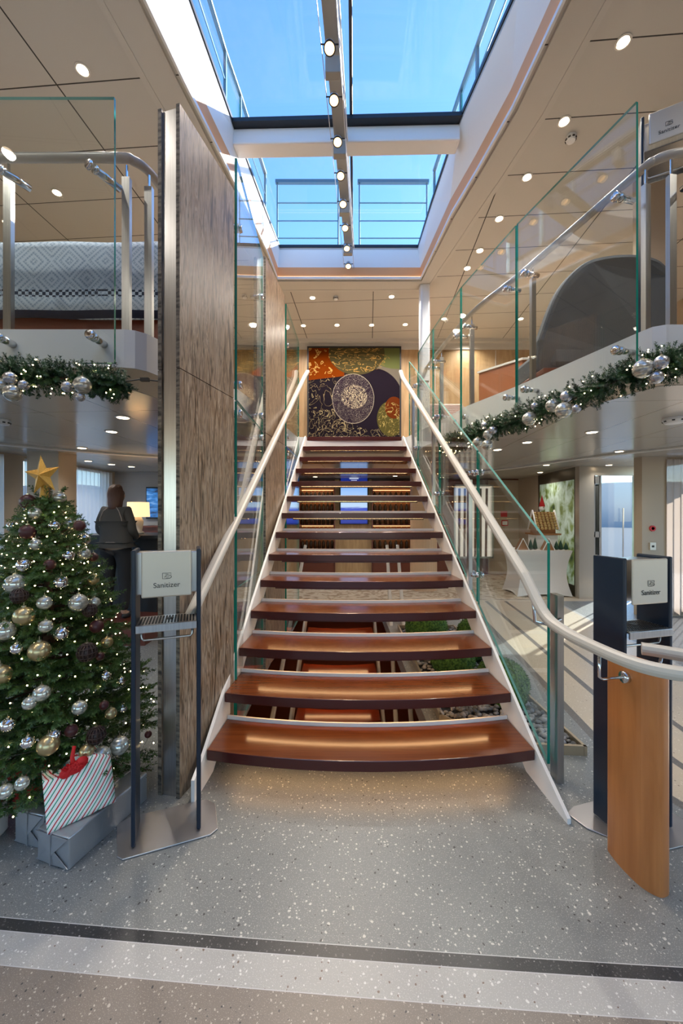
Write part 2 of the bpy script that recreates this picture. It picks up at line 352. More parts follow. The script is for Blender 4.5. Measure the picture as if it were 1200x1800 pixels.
# ------------------------------------------------------------------ mesh builder
ORG = {}
class MB:
    def __init__(s): s.v = []; s.f = []; s.m = []
    def add(s, vs, fs, mi=0):
        o = len(s.v); s.v += [tuple(p) for p in vs]; s.f += [tuple(i+o for i in f) for f in fs]; s.m += [mi]*len(fs); return s
    def hexa(s, p, mi=0):   # p: 4 bottom ccw, 4 top
        return s.add(p, [(3, 2, 1, 0), (4, 5, 6, 7), (0, 1, 5, 4), (1, 2, 6, 5), (2, 3, 7, 6), (3, 0, 4, 7)], mi)
    def box(s, c, d, rz=0, mi=0):
        x, y, z = [q/2 for q in d]; ca, sa = math.cos(rz), math.sin(rz)
        P = []
        for dz in (-z, z):
            for dx, dy in ((-x, -y), (x, -y), (x, y), (-x, y)): P.append((c[0]+dx*ca-dy*sa, c[1]+dx*sa+dy*ca, c[2]+dz))
        return s.hexa(P, mi)
    def prism(s, poly, z0, z1, mi=0, msid=None):
        n = len(poly)
        g = lambda z, p: z(p) if callable(z) else z
        vs = [(p[0], p[1], g(z0, p)) for p in poly]+[(p[0], p[1], g(z1, p)) for p in poly]
        s.add(vs, [tuple(reversed(range(n))), tuple(range(n, 2*n))], mi)
        o = len(s.v)-2*n
        for i in range(n):
            j = (i+1) % n; s.f.append((o+i, o+j, o+n+j, o+n+i)); s.m.append(mi if msid is None else msid)
        return s
    def tube(s, path, r, seg=10, mi=0, caps=True, closed=False):
        path = [Vector(p) for p in path]; n = len(path); rings = []
        up0 = Vector((0, 0, 1)); prev = None
        for i, p in enumerate(path):
            t = (path[min(i+1, n-1)]-path[max(i-1, 0)]).normalized()
            if prev is None:
                a = t.cross(up0)
                if a.length < 1e-3: a = t.cross(Vector((1, 0, 0)))
                a.normalize()
            else:
                a = (prev-t*prev.dot(t)).normalized()
            prev = a; b = t.cross(a)
            rr = r[i] if isinstance(r, (list, tuple)) else r
            rings.append([p+(a*math.cos(2*PI*k/seg)+b*math.sin(2*PI*k/seg))*rr for k in range(seg)])
        vs = [q for R in rings for q in R]; fs = []
        for i in range(n-1):
            for k in range(seg):
                k2 = (k+1) % seg; fs.append((i*seg+k, i*seg+k2, (i+1)*seg+k2, (i+1)*seg+k))
        if caps: fs += [tuple(reversed(range(seg))), tuple(range((n-1)*seg, n*seg))]
        return s.add(vs, fs, mi)
    def sweep(s, path, w, h, mi=0, rnd=.3):   # rounded rectangular section kept upright; w across, h vertical-ish
        path = [Vector(p) for p in path]; n = len(path); sec = []
        k = rnd*min(w, h)
        for (sx_, sy_) in ((1, 1), (-1, 1), (-1, -1), (1, -1)):
            cx, cy = sx_*(w/2-k), sy_*(h/2-k)
            st = {(1, 1): 0, (-1, 1): PI/2, (-1, -1): PI, (1, -1): 1.5*PI}[(sx_, sy_)]
            for q in range(3): a = st+q*PI/4; sec.append((cx+k*math.cos(a), cy+k*math.sin(a)))
        m = len(sec); vs = []
        for i, p in enumerate(path):
            t = (path[min(i+1, n-1)]-path[max(i-1, 0)]).normalized()
            a = t.cross(Vector((0, 0, 1))).normalized(); b = a.cross(t).normalized()
            vs += [p+a*x+b*y for x, y in sec]
        fs = [(i*m+q, i*m+(q+1) % m, (i+1)*m+(q+1) % m, (i+1)*m+q) for i in range(n-1) for q in range(m)]
        fs += [tuple(reversed(range(m))), tuple(range((n-1)*m, n*m))]
        return s.add(vs, fs, mi)
    def lathe(s, c, prof, seg=20, mi=0, axis='Z'):
        vs = []; n = len(prof)
        for (r, z) in prof:
            for k in range(seg):
                a = 2*PI*k/seg; x, y = r*math.cos(a), r*math.sin(a)
                if axis == 'Z': vs.append((c[0]+x, c[1]+y, c[2]+z))
                elif axis == 'Y': vs.append((c[0]+x, c[1]+z, c[2]+y))
                else: vs.append((c[0]+z, c[1]+x, c[2]+y))
        fs = [(i*seg+k, i*seg+(k+1) % seg, (i+1)*seg+(k+1) % seg, (i+1)*seg+k) for i in range(n-1) for k in range(seg)]
        fs += [tuple(reversed(range(seg))), tuple(range((n-1)*seg, n*seg))]
        return s.add(vs, fs, mi)
    def ball(s, c, r, seg=16, mi=0, sc=(1, 1, 1)):
        n = seg//2
        prof = [(math.sin(PI*i/n)*1.0, -math.cos(PI*i/n)) for i in range(n+1)]
        vs = []
        for (q, z) in prof:
            for k in range(seg):
                a = 2*PI*k/seg; vs.append((c[0]+q*math.cos(a)*r*sc[0], c[1]+q*math.sin(a)*r*sc[1], c[2]+z*r*sc[2]))
        fs = [(i*seg+k, i*seg+(k+1) % seg, (i+1)*seg+(k+1) % seg, (i+1)*seg+k) for i in range(n) for k in range(seg)]
        return s.add(vs, fs, mi)
    def build(s, name, mats, parent=None, smooth=False, bevel=0, org=None, fixn=True):
        if not isinstance(mats, (list, tuple)): mats = [mats]
        if parent is not None: o_ = ORG.get(parent.name, Vector((0, 0, 0)))
        elif org is not None: o_ = Vector(org)
        else:
            xs = [p[0] for p in s.v]; ys = [p[1] for p in s.v]; zs = [p[2] for p in s.v]
            o_ = Vector(((min(xs)+max(xs))/2, (min(ys)+max(ys))/2, min(zs)))
        me = bpy.data.meshes.new(name)
        me.from_pydata([(p[0]-o_[0], p[1]-o_[1], p[2]-o_[2]) for p in s.v], [], s.f)
        for m in mats: me.materials.append(m)
        if any(s.m): me.polygons.foreach_set('material_index', s.m)
        me.update()
        if smooth: me.polygons.foreach_set('use_smooth', [True]*len(me.polygons))
        if fixn:
            import bmesh
            b = bmesh.new(); b.from_mesh(me); bmesh.ops.remove_doubles(b, verts=b.verts, dist=1e-6); bmesh.ops.recalc_face_normals(b, faces=b.faces); b.to_mesh(me); b.free()
        o = bpy.data.objects.new(name, me); COL.objects.link(o)
        if parent is not None: o.parent = parent
        else: o.location = o_
        ORG[o.name] = o_.copy()
        if bevel:
            bv = o.modifiers.new('bevel', 'BEVEL'); bv.width = bevel; bv.segments = 2; bv.limit_method = 'ANGLE'; bv.angle_limit = .6
        return o
def tag(o, label=None, cat=None, group=None, kind=None):
    if label: o['label'] = label
    if cat: o['category'] = cat
    if group: o['group'] = group
    if kind: o['kind'] = kind
    return o
def thing(name, loc, label, cat, group=None):
    o = bpy.data.objects.new(name, None); COL.objects.link(o); o.location = loc; o.empty_display_size = .05
    ORG[o.name] = Vector(loc); return tag(o, label, cat, group)
def struct(o): o['kind'] = 'structure'; return o
def dup(o, loc=None, rz=None, label=None, parent=None):
    c = o.copy(); COL.objects.link(c)
    if parent is not None: c.parent = parent
    if loc is not None: c.location = loc
    if rz is not None: c.rotation_euler = (0, 0, rz)
    if label: c['label'] = label
    ORG[c.name] = Vector(loc) if loc is not None else ORG.get(o.name, Vector())
    for ch in list(o.children): dup(ch, parent=c)
    return c
ORD = ['first', 'second', 'third', 'fourth', 'fifth', 'sixth', 'seventh', 'eighth', 'ninth', 'tenth', 'eleventh', 'twelfth', 'thirteenth', 'fourteenth', 'fifteenth',
       'sixteenth', 'seventeenth', 'eighteenth', 'nineteenth', 'twentieth', 'twenty-first', 'twenty-second', 'twenty-third', 'twenty-fourth', 'twenty-fifth']
def lerp(a, b, t): return a+(b-a)*t
def curve_pts(ctrl, n=8):      # catmull-rom
    P = [Vector(p) for p in ctrl]; P = [P[0]*2-P[1]]+P+[P[-1]*2-P[-2]]; out = []
    for i in range(1, len(P)-2):
        for k in range(n):
            t = k/n; a, b, c_, d = P[i-1], P[i], P[i+1], P[i+2]
            out.append(.5*((2*b)+(c_-a)*t+(2*a-5*b+4*c_-d)*t*t+(3*b-a-3*c_+d)*t**3))
    return out+[P[-2]]

# ------------------------------------------------------------------ structure
XL, XR = -4.65, 5.6           # side walls
Z2, ZC = 2.66, 5.0            # upper floor, upper ceiling
# ground floor round the stair opening
OP = (-.78, .62, 2.78, 6.62)
fl = MB()
for (x0, x1, y0, y1) in ((XL-.3, OP[0], -4, 9.6), (OP[1], 9.5, -4, 9.6), (OP[0], OP[1], -4, OP[2]), (OP[0], OP[1], OP[3], 9.6)):
    fl.hexa([(x0, y0, -.14), (x1, y0, -.14), (x1, y1, -.14), (x0, y1, -.14), (x0, y0, 0), (x1, y0, 0), (x1, y1, 0), (x0, y1, 0)])
struct(fl.build('floor', terr, org=(0, 0, 0)))
cp = MB(); cp.box((-3.1, 6.4, .004), (3.0, 5.8-3.0, .008)); cp.box((1.2, 8.0, .004), (5.2, 2.6, .008))
struct(cp.build('floor', carpet))
q = MB()
for (x0, x1, y0, y1) in ((-60, -4.0, -60, 60), (3.2, 60, -60, 60), (-4.0, 3.2, 10, 60), (-4.0, 3.2, -60, -4.5)): q.box(((x0+x1)/2, (y0+y1)/2, -.35), (x1-x0, y1-y0, .1))
struct(q.build('ground', quay_m, fixn=False))
hm = mat('added_hills_blue', (.16, .20, .22), .95)  # ridge added outside to cover the glaring white horizon behind the lobby door
q = MB(); n = 60; vs = []
for i in range(n+1):
    a = math.radians(-60+i*150/n); r = 55; h = 5.5+2.2*noise.noise(Vector((i*.22, 3, 0)))+.6*noise.noise(Vector((i*1.1, 8, 0)))
    c_, s_ = math.sin(a), math.cos(a); vs += [(c_*r, s_*r, -.4), (c_*(r+14), s_*(r+14), h), (c_*(r+30), s_*(r+30), -.4)]
q.add(vs, [(3*i, 3*i+3, 3*i+4, 3*i+1) for i in range(n)]+[(3*i+1, 3*i+4, 3*i+5, 3*i+2) for i in range(n)]); struct(q.build('added_hills', hm, smooth=True, fixn=False))
# deck below, seen down the stair opening
q = MB(); q.box((-.1, 4.4, -2.75), (4.2, 6.4, .1)); struct(q.build('floor', carpet))
q = MB()
q.box((-2.15, 4.4, -1.42), (.1, 6.4, 2.6)); q.box((2.0, 4.4, -1.42), (.1, 6.4, 2.6)); q.box((-.1, 7.6, -1.42), (4.2, .1, 2.6)); q.box((-.1, 1.3, -1.42), (4.2, .1, 2.6))
struct(q.build('wall_below', darkwood))
# upper floor slab: outline of the void
LV = [(XL-.2, 2.37), (-1.34, 2.37), (-1.28, 2.385), (-1.23, 2.43), (-1.19, 2.52), (-.97, 3.4), (-.82, 4.4), (-.66, 5.78)]
RV = [(.98, 5.78), (1.25, 4.6), (1.33, 4.085), (1.571, 3.43), (1.86, 2.42), (1.89, 2.34), (1.95, 2.31), (XR+.2, 2.31)]
def void_slab(L, R, z0, z1, yb):
    m = MB(); L = [p for i, p in enumerate(L) if i]
    yf = L[-1][1]
    for i in range(len(L)-1):
        a, b = L[i], L[i+1]; m.prism([(XL-.2, a[1]), a, b, (XL-.2, b[1])], z0, z1)
    R = R[:-1] if R[-1][1] == R[-2][1] else R
    for i in range(len(R)-1):
        a, b = R[i+1], R[i]; m.prism([a, (XR+.2, a[1]), (XR+.2, b[1]), b], z0, z1)
    m.prism([(XL-.2, yf), (XR+.2, yf), (XR+.2, 6.95), (XL-.2, 6.95)], z0, z1)
    m.prism([(XL-.2, 6.95), (4.4, 6.95), (4.4, yb), (XL-.2, yb)], z0, z1)
    return m
struct(void_slab(LV, RV, 2.42, Z2-.004, 7.9).build('floor_upper', [fascia_m], fixn=False))
def offset_in(poly, d):
    out = []
    n = len(poly)
    for i, p in enumerate(poly):
        a = Vector(poly[max(i-1, 0)]); b = Vector(poly[min(i+1, n-1)]); t = (b-a).normalized(); nr = Vector((-t[1], t[0]))
        out.append((p[0]+nr[0]*d, p[1]+nr[1]*d))
    return out
iL, iR = None, None
# carpet on the upper floor
def sh(L, R, d):
    a = [(p[0]-d, p[1]+d) for p in L]; b = [(p[0]+d, p[1]+d) for p in R]; return a, b
struct(void_slab(*sh(LV, RV, .03), Z2-.004, Z2, 7.8).build('floor_upper_carpet', carpet, fixn=False))
# soffit bevel and lacquered ceiling below
m_ = MB(); iL, iR = sh(LV, RV, .15); inner = iL+iR; n = len(inner); oL, oR = sh(LV, RV, .005); outr = oL+oR
vs = [(p[0], p[1], 2.42) for p in outr]+[(p[0], p[1], 2.345) for p in inner]
m_.add(vs, [(i, i+1, n+i+1, n+i) for i in range(n-1)]); struct(m_.build('trim_1', mat('soffit_cream', (.66, .58, .46), .4)))
struct(void_slab(iL, iR, 2.34, 2.41, 9.5).build('ceiling', ceil_low, fixn=False))
# cornice line on lower ceiling
m_ = MB(); m_.sweep(curve_pts([(5.5, 3.4, 2.33), (4.3, 4.6, 2.33), (3.6, 5.7, 2.33), (3.0, 7.2, 2.33), (2.0, 8.6, 2.33)]), .10, .03)
m_.sweep(curve_pts([(-4.6, 3.9, 2.33), (-3.6, 4.9, 2.33), (-2.6, 5.6, 2.33), (-1.6, 6.0, 2.33)]), .10, .03)
struct(m_.build('trim_2', ceil_trim))
# upper ceiling round the skylight well
WL = [(-1.45, -3.4), (-1.34, 2.6), (-1.28, 3.09), (-1.157, 3.91), (-1.007, 5.045), (-.95, 5.72)]
WR = [(1.18, 5.72), (1.29, 4.47), (1.39, 3.9), (1.48, 3.3), (1.515, 2.6), (1.55, 1.5), (1.55, -3.4)]
m_ = MB()
m_.prism([(XL-.2, -4)]+[(-1.45, -4)]+WL+[(-.95, 8), (XL-.2, 8)], ZC, ZC+.1)
m_.prism([(1.18, 8)]+WR+[(1.55, -4), (XR+.2, -4), (XR+.2, 8)], ZC, ZC+.1)
m_.prism([(-.95, 5.72), (1.18, 5.72), (1.18, 8), (-.95, 8)], ZC, ZC+.1)
m_.prism([(-1.45, -4), (1.55, -4), (1.55, -3.4), (-1.45, -3.4)], ZC, ZC+.1)
struct(m_.build('ceiling', ceil_up, org=(0, 0, ZC)))
loop = WL+WR
def strip(loop, d0, z0, d1, z1, close=True):
    a = offset_in(loop, d0); b = offset_in(loop, d1); n = len(a)
    return MB().add([(p[0], p[1], z0) for p in a]+[(p[0], p[1], z1) for p in b], [(i, (i+1) % n, n+(i+1) % n, n+i) for i in range(n if close else n-1)])
def ring(loop, d0, d1, z0, z1):   # solid band along the loop
    m = MB(); a = offset_in(loop, d0); b = offset_in(loop, d1); n = len(a)
    for i in range(n-1):
        m.hexa([(*a[i], z0), (*a[i+1], z0), (*b[i+1], z0), (*b[i], z0), (*a[i], z1), (*a[i+1], z1), (*b[i+1], z1), (*b[i], z1)])
    return m
struct(ring(loop, -.0, -.02, 4.985, 5.02).build('trim_3', white))
struct(strip(loop, .0, 5.02, -.03, 5.15).build('trim_4', cove, smooth=False))
struct(ring(loop, -.004, -.012, 5.021, 5.027).build('trim_15_light', led_c))
struct(ring(loop, .03, .26, 4.975, 5.0).build('trim_5', ceil_trim))
struct(ring(loop, .26, .31, 4.970, 5.0).build('trim_6', ceil_trim))
TL = [(-1.30, -3.3), (-1.20, 2.3), (-1.175, 2.9), (-1.10, 3.91), (-1.0, 5.0), (-.92, 5.72)]
TR = [(1.135, 5.72), (1.15, 4.9), (1.185, 3.9), (1.27, 3.3), (1.33, 2.9), (1.36, 1.5), (1.36, -3.3)]
a = offset_in(loop, -.03); n = len(a); tl = TL+TR
m_ = MB(); m_.add([(p[0], p[1], 5.15) for p in a]+[(p[0], p[1], 5.43) for p in tl], [(i, (i+1) % n, n+(i+1) % n, n+i) for i in range(n)])
struct(m_.build('trim_7', mat('well_white', (.88, .88, .87), .45)))
struct(ring(tl, 0, .05, 5.43, 5.46).build('trim_8', mat('frame_grey', (.50, .50, .50), .4)))
struct(ring(tl, -.012, .06, 5.46, 5.50).build('trim_9', gasket))
# outside deck round the skylight
m_ = MB(); to = offset_in(tl, .03)
m_.prism([(XL-.2, -4), (-1.3, -4)]+to[:6]+[(-.9, 8), (XL-.2, 8)], 5.47, 5.50)
m_.prism([(1.13, 8)]+to[6:]+[(1.36, -4), (XR+.2, -4), (XR+.2, 8)], 5.47, 5.50)
m_.prism([(-.92, 5.75), (1.13, 5.75), (1.13, 8), (-.92, 8)], 5.47, 5.50)
m_.prism([(-1.3, -4), (1.36, -4), (1.36, -3.3), (-1.3, -3.3)], 5.47, 5.50)
struct(m_.build('roof', white))
# skylight cross beams
m_ = MB(); m_.hexa([(-1.12, 3.93, 5.29), (1.20, 3.88, 5.29), (1.20, 4.05, 5.29), (-1.12, 4.10, 5.29), (-1.12, 3.93, 5.45), (1.20, 3.88, 5.45), (1.20, 4.05, 5.45), (-1.12, 4.10, 5.45)])
m_.box((.05, 1.2, 5.37), (2.5, .17, .16)); m_.box((0, -1.2, 5.37), (2.6, .17, .16))
struct(m_.build('trim_10', white, bevel=.015))
m_ = MB(); m_.hexa([(-1.12, 3.86, 5.45), (1.20, 3.80, 5.45), (1.20, 3.92, 5.45), (-1.12, 3.98, 5.45), (-1.12, 3.86, 5.49), (1.20, 3.80, 5.49), (1.20, 3.92, 5.49), (-1.12, 3.98, 5.49)])
struct(m_.build('trim_11', gasket))
m_ = MB(); m_.prism(tl, 5.50, 5.52); struct(m_.build('window_1', skyglass, org=(0, 4, 5.5)))
m_ = MB(); m_.sweep([(.06-.2, -3.3, 5.50), (.16, 5.75, 5.50)], .03, .03); struct(m_.build('trim_12', gasket))

# walls: envelope
def wall(name, x0, y0, x1, y1, z0, z1, m, t=.12, holes=()):
    L = math.hypot(x1-x0, y1-y0); ux, uy = (x1-x0)/L, (y1-y0)/L; b = MB()
    def seg(a, c_, z0_, z1_):
        if c_-a < 1e-4 or z1_-z0_ < 1e-4: return
        cx = x0+ux*(a+c_)/2; cy = y0+uy*(a+c_)/2
        b.box((cx, cy, (z0_+z1_)/2), (c_-a, t, z1_-z0_), math.atan2(uy, ux))
    p = 0
    for (a, c_, h0, h1) in holes:
        seg(p, a, z0, z1); seg(a, c_, z0, h0); seg(a, c_, h1, z1); p = c_
    seg(p, L, z0, z1)
    return struct(b.build(name, m))
wall('wall_left', XL, -4, XL, 7.9, 0, ZC+.5, wall_b, holes=[(1.0, 3.6, .3, 2.2), (4.5, 6.4, .3, 2.2), (6.8, 9.2, .05, 2.28), (9.55, 11.5, .05, 2.28)])
wall('wall_right', XR, -4, XR, 5.75, 0, ZC+.5, wall_b, holes=[(1.0, 3.6, .1, 2.2), (4.2, 6.2, .1, 2.2), (6.8, 9.2, .05, 2.28)])
wall('wall_right_upper', XR, 5.75, XR, 7.9, Z2, ZC+.5, wall_b)
wall('wall_back', XL, 7.85, -1.6, 7.85, 0, 2.4, wall_g)
wall('wall_back_return', -1.6, 7.85, -1.6, 9.45, 0, 2.4, darkwood)
wall('wall_back_centre', -1.6, 9.5, 4.45, 9.5, 0, 2.4, darkwood)
wall('wall_back_upper', XL, 7.86, XR, 7.86, Z2, ZC+.5, woodw)
wall('wall_front', XL, -4, XR, -4, 0, ZC+.5, wall_b, holes=[(2.0, 8.2, .1, 2.3), (2.0, 8.2, 3.0, 4.6)][:1])
m_ = MB()
for k in range(9): m_.box((-4.2+k*1.22, 7.79, 3.75), (.012, .01, 2.1))
m_.box((.6, 7.79, 4.88), (10, .03, .12)); m_.box((.6, 7.75, 4.97), (10, .14, .06))
struct(m_.build('trim_13', ceil_trim))
# curtains and window panes
def curtain(x0, y0, x1, y1, z0, z1, m, amp=.03, per=.11):
    L = math.hypot(x1-x0, y1-y0); ux, uy = (x1-x0)/L, (y1-y0)/L; n = int(L/per*8); b = MB(); vs = []
    for i in range(n+1):
        s = L*i/n; o_ = amp*math.sin(s/per*2*PI+.7*math.sin(s*3)); vs += [(x0+ux*s-uy*o_, y0+uy*s+ux*o_, z0), (x0+ux*s-uy*o_*.7, y0+uy*s+ux*o_*.7, z1)]
    b.add(vs, [(2*i, 2*i+2, 2*i+3, 2*i+1) for i in range(n)]); return b.build('sheer_curtain', m, smooth=True, fixn=False)
tag(curtain(XL+.12, 2.75, XL+.12, 5.15, .03, 2.3, curtain_m), 'sheer white floor-length curtain at the window behind the Christmas tree', 'curtain')
tag(curtain(XL+.12, 5.5, XL+.12, 7.6, .03, 2.3, curtain_m), 'sheer bluish white curtain left of the standing person', 'curtain')
tag(curtain(4.73, 5.60, XR-.05, 5.60, .03, 2.3, curtain_o), 'taupe sheer curtain at the right edge beside the beige column', 'curtain')
wall('wall_window_return', 4.4, 5.72, XR, 5.72, 0, 2.4, wall_b, holes=[(.35, 1.2, .1, 2.3)])
m_ = MB(); m_.box((XL, 4.0, 1.16), (.01, 2.4, 2.2)); struct(m_.build('window_2', skyglass))
m_ = MB(); m_.box((XL, 6.5, 1.16), (.01, 1.9, 2.2)); struct(m_.build('window_3', skyglass))
m_ = MB(); m_.box((5.2, 5.72, 1.2), (.8, .01, 2.2)); struct(m_.build('window_4', skyglass))
# beige columns
m_ = MB(); m_.box((-3.98, 5.3, 1.17), (.42, .35, 2.34)); struct(m_.build('wall_column_left', wall_b))
m_ = MB(); m_.box((4.57, 5.70, 1.17), (.36, .16, 2.34)); struct(m_.build('wall_column_right', wall_b))
# upper white column
m_ = MB(); m_.box((1.265, 5.88, 3.83), (.15, .15, 2.34)); struct(m_.build('trim_14', white, bevel=.03))
# lower cream column behind the stairs
m_ = MB(); m_.lathe((1.62, 7.6, 0), [(.26, 0), (.26, 2.34)], 28); struct(m_.build('trim_15', mat('apricot_column', (.60, .38, .22), .5), smooth=False))

# ------------------------------------------------------------------ right lobby: onyx wall, steel frame, sliding door
fr = thing('onyx_wall_panel', (4.28, 7.7, 0), 'back-lit green onyx stone panel in a bronze frame behind the white table', 'wall panel')
m_ = MB(); m_.hexa([(4.22, 6.95, .2), (4.26, 6.95, .2), (4.37, 8.4, .2), (4.33, 8.4, .2), (4.22, 6.95, 2.12), (4.26, 6.95, 2.12), (4.37, 8.4, 2.12), (4.33, 8.4, 2.12)]); m_.build('stone_panel', onyx, fr)
bronze = mat('bronze_frame', (.12, .10, .07), .35, .6)
m_ = MB()
for (y0, y1, z0, z1) in ((6.8, 8.55, 0, .2), (6.8, 8.55, 2.12, 2.34), (6.8, 6.97, .2, 2.12), (8.4, 8.55, .2, 2.12)):
    xa, xb = 4.20+(y0-6.8)*.085, 4.20+(y1-6.8)*.085
    m_.hexa([(xa, y0, z0), (xa+.1, y0, z0), (xb+.1, y1, z0), (xb, y1, z0), (xa, y0, z1), (xa+.1, y0, z1), (xb+.1, y1, z1), (xb, y1, z1)])
m_.build('frame', bronze, fr)
wall('wall_lobby', 4.40, 8.5, 4.40, 9.5, 0, 2.4, wall_b)
m_ = MB(); m_.box((4.32, 6.84, 1.17), (.26, .12, 2.34)); m_.box((4.9, 6.86, 2.26), (.95, .1, .16)); m_.box((5.5, 6.86, 1.17), (.25, .1, 2.34)); m_.box((4.97, 6.86, .01), (.9, .1, .02))
struct(m_.build('door_1', mat('satin_steel_frame', (.56, .51, .44), .32, .7)))
dr = thing('sliding_door', (4.9, 6.88, 0), 'glass sliding lobby door with steel stiles left of the beige column', 'door')
m_ = MB(); m_.box((4.49, 6.86, 1.1), (.035, .05, 2.16)); m_.box((4.60, 6.86, 1.1), (.04, .05, 2.16))
m_.box((4.54, 6.86, .06), (.1, .05, .12)); m_.box((4.54, 6.86, 1.13), (.1, .05, .1)); m_.box((4.54, 6.86, 2.1), (.1, .05, .14)); m_.box((5.22, 6.86, 1.1), (.04, .05, 2.16)); m_.build('frame', steel, dr)
m_ = MB(); m_.box((4.54, 6.87, .62), (.08, .01, .95)); m_.box((4.54, 6.87, 1.6), (.08, .01, .85)); m_.build('side_light', mat('smoked_glass', (.05, .055, .055), .08), dr)
m_ = MB(); m_.box((4.91, 6.87, 1.1), (.58, .012, 2.12)); m_.build('pane', tint_g, dr)
m_ = MB(); m_.tube([(4.99, 6.82, .35), (4.99, 6.82, 1.6)], .012, 8); m_.build('handle', chrome, dr)
# fire call ring and button on column
m_ = MB(); m_.lathe((4.535, 5.60, 1.29), [(.042, 0), (.042, .02), (.022, .02), (.022, .0)], 24, axis='Y'); tag(m_.build('call_point', signred, smooth=False), 'red ring alarm button on the beige column by the lobby door', 'alarm button')
m_ = MB(); m_.box((4.535, 5.61, 1.03), (.085, .02, .11)); bt = m_.build('switch_plate', champ); tag(bt, 'small steel switch plate with dark diamond below the red ring', 'switch')
m_ = MB(); m_.box((4.535, 5.598, 1.03), (.03, .006, .03)); m_.build('button', black, bt)

# ------------------------------------------------------------------ slab wall: stone pillars
def pillar(p0, p1, t, name, label, top=3.71):
    d = (Vector(p1)-Vector(p0)).normalized(); nr = Vector((-d.y, d.x))
    r = thing(name, (p0[0], p0[1], 0), label, 'pillar')
    def slab(o0, o1, m, nm, ext0=0, ext1=0, z0=0, z1=None):
        z1 = top-.01 if z1 is None else z1
        a = Vector(p0)+d*ext0; b = Vector(p1)+d*ext1
        q = [a+nr*o0, b+nr*o0, b+nr*o1, a+nr*o1]
        return MB().prism([(x.x, x.y) for x in q], z0, z1).build(nm, m, r)
    for (z0, z1) in ((0.0, 2.295), (2.30, top)):
        o = MB()
        a = Vector(p0); b = Vector(p1)
        for (o0, o1) in ((0, .022), (t-.022, t)):
            q = [a+nr*o0, b+nr*o0, b+nr*o1, a+nr*o1]; o.hexa([(*x, z0) for x in q]+[(*x, z1) for x in q])
            q = [a+nr*o0-d*.001, a+nr*o1-d*.001, a+nr*o1, a+nr*o0]; o.hexa([(*x, z0) for x in q]+[(*x, z1) for x in q], 1)
        o.build('stone_slab', [stone, stone_e], r)
    slab(.024, t-.024, steel, 'steel_core', .01, -.01, 0)
    return r
pillar((-.862, 2.05), (-.728, 2.60), .135, 'stone_pillar', 'tall brown veined stone and steel pillar behind the left hand sanitizer stand')
pillar((-.735, 3.73), (-.65, 4.42), .12, 'stone_pillar', 'further veined stone pillar rising beside the upper stair flight', 4.01)

def glass_panel(a, b, za, zb, zc, zd, parent, t=.017, name='glass_panel', org=None):
    """a,b plan ends; bottom z at a,b = za,zb; top z at a,b = zc,zd"""
    A, B = Vector(a), Vector(b); d = (B-A).normalized(); nr = Vector((-d.y, d.x))*t/2
    q = [A-nr, B-nr, B+nr, A+nr]
    vs = [(*q[0], za), (*q[1], zb), (*q[2], zb), (*q[3], za), (*q[0], zc), (*q[1], zd), (*q[2], zd), (*q[3], zc)]
    m = MB(); m.v = vs
    m.f = [(0, 1, 5, 4), (2, 3, 7, 6), (3, 2, 1, 0), (4, 5, 6, 7), (1, 2, 6, 5), (3, 0, 4, 7)]; m.m = [0, 0, 2, 2, 1, 1]
    return m.build(name, [glass, glass_edge, glass_edge2], parent)
def standoff(par, p, dirv, L=.1, r=.024):
    m = MB()
    p = Vector(p); d = Vector(dirv).normalized()
    m.tube([p-d*.03, p-d*.028, p-d*.012, p-d*.010], [.010, .026, .030, .028], 14); m.tube([p+d*.012, p+d*.03], .026, 14); m.tube([p+d*.03, p+d*L], r*.75, 12); m.build('clamp', chrome, par, smooth=True)
gw = thing('glass_screen', (-.73, 3.1, 0), 'tall clear glass screen filling the gap between the two stone pillars', 'glass screen')
glass_panel((-.725, 2.64), (-.755, 3.66), 0, 0, 2.29, 2.29, gw); glass_panel((-.725, 2.64), (-.755, 3.66), 2.30, 2.30, 3.96, 3.96, gw)
for z in (2.22, 2.42, 3.52): standoff(gw, (-.727, 2.70, z), (-1, 0, 0), .09); standoff(gw, (-.752, 3.56, z), (-1, 0, 0), .09)

gw = thing('glass_screen', (-.62, 5.0, 0), 'clear glass screen beyond the further stone pillar beside the top steps', 'glass screen')
glass_panel((-.650, 4.49), (-.615, 5.5), 0, 0, 2.29, 2.29, gw); glass_panel((-.650, 4.49), (-.615, 5.5), 2.30, 2.30, 3.96, 3.96, gw)
for z in (2.2, 2.42, 3.5): standoff(gw, (-.648, 4.55, z), (-1, 0, 0), .09)


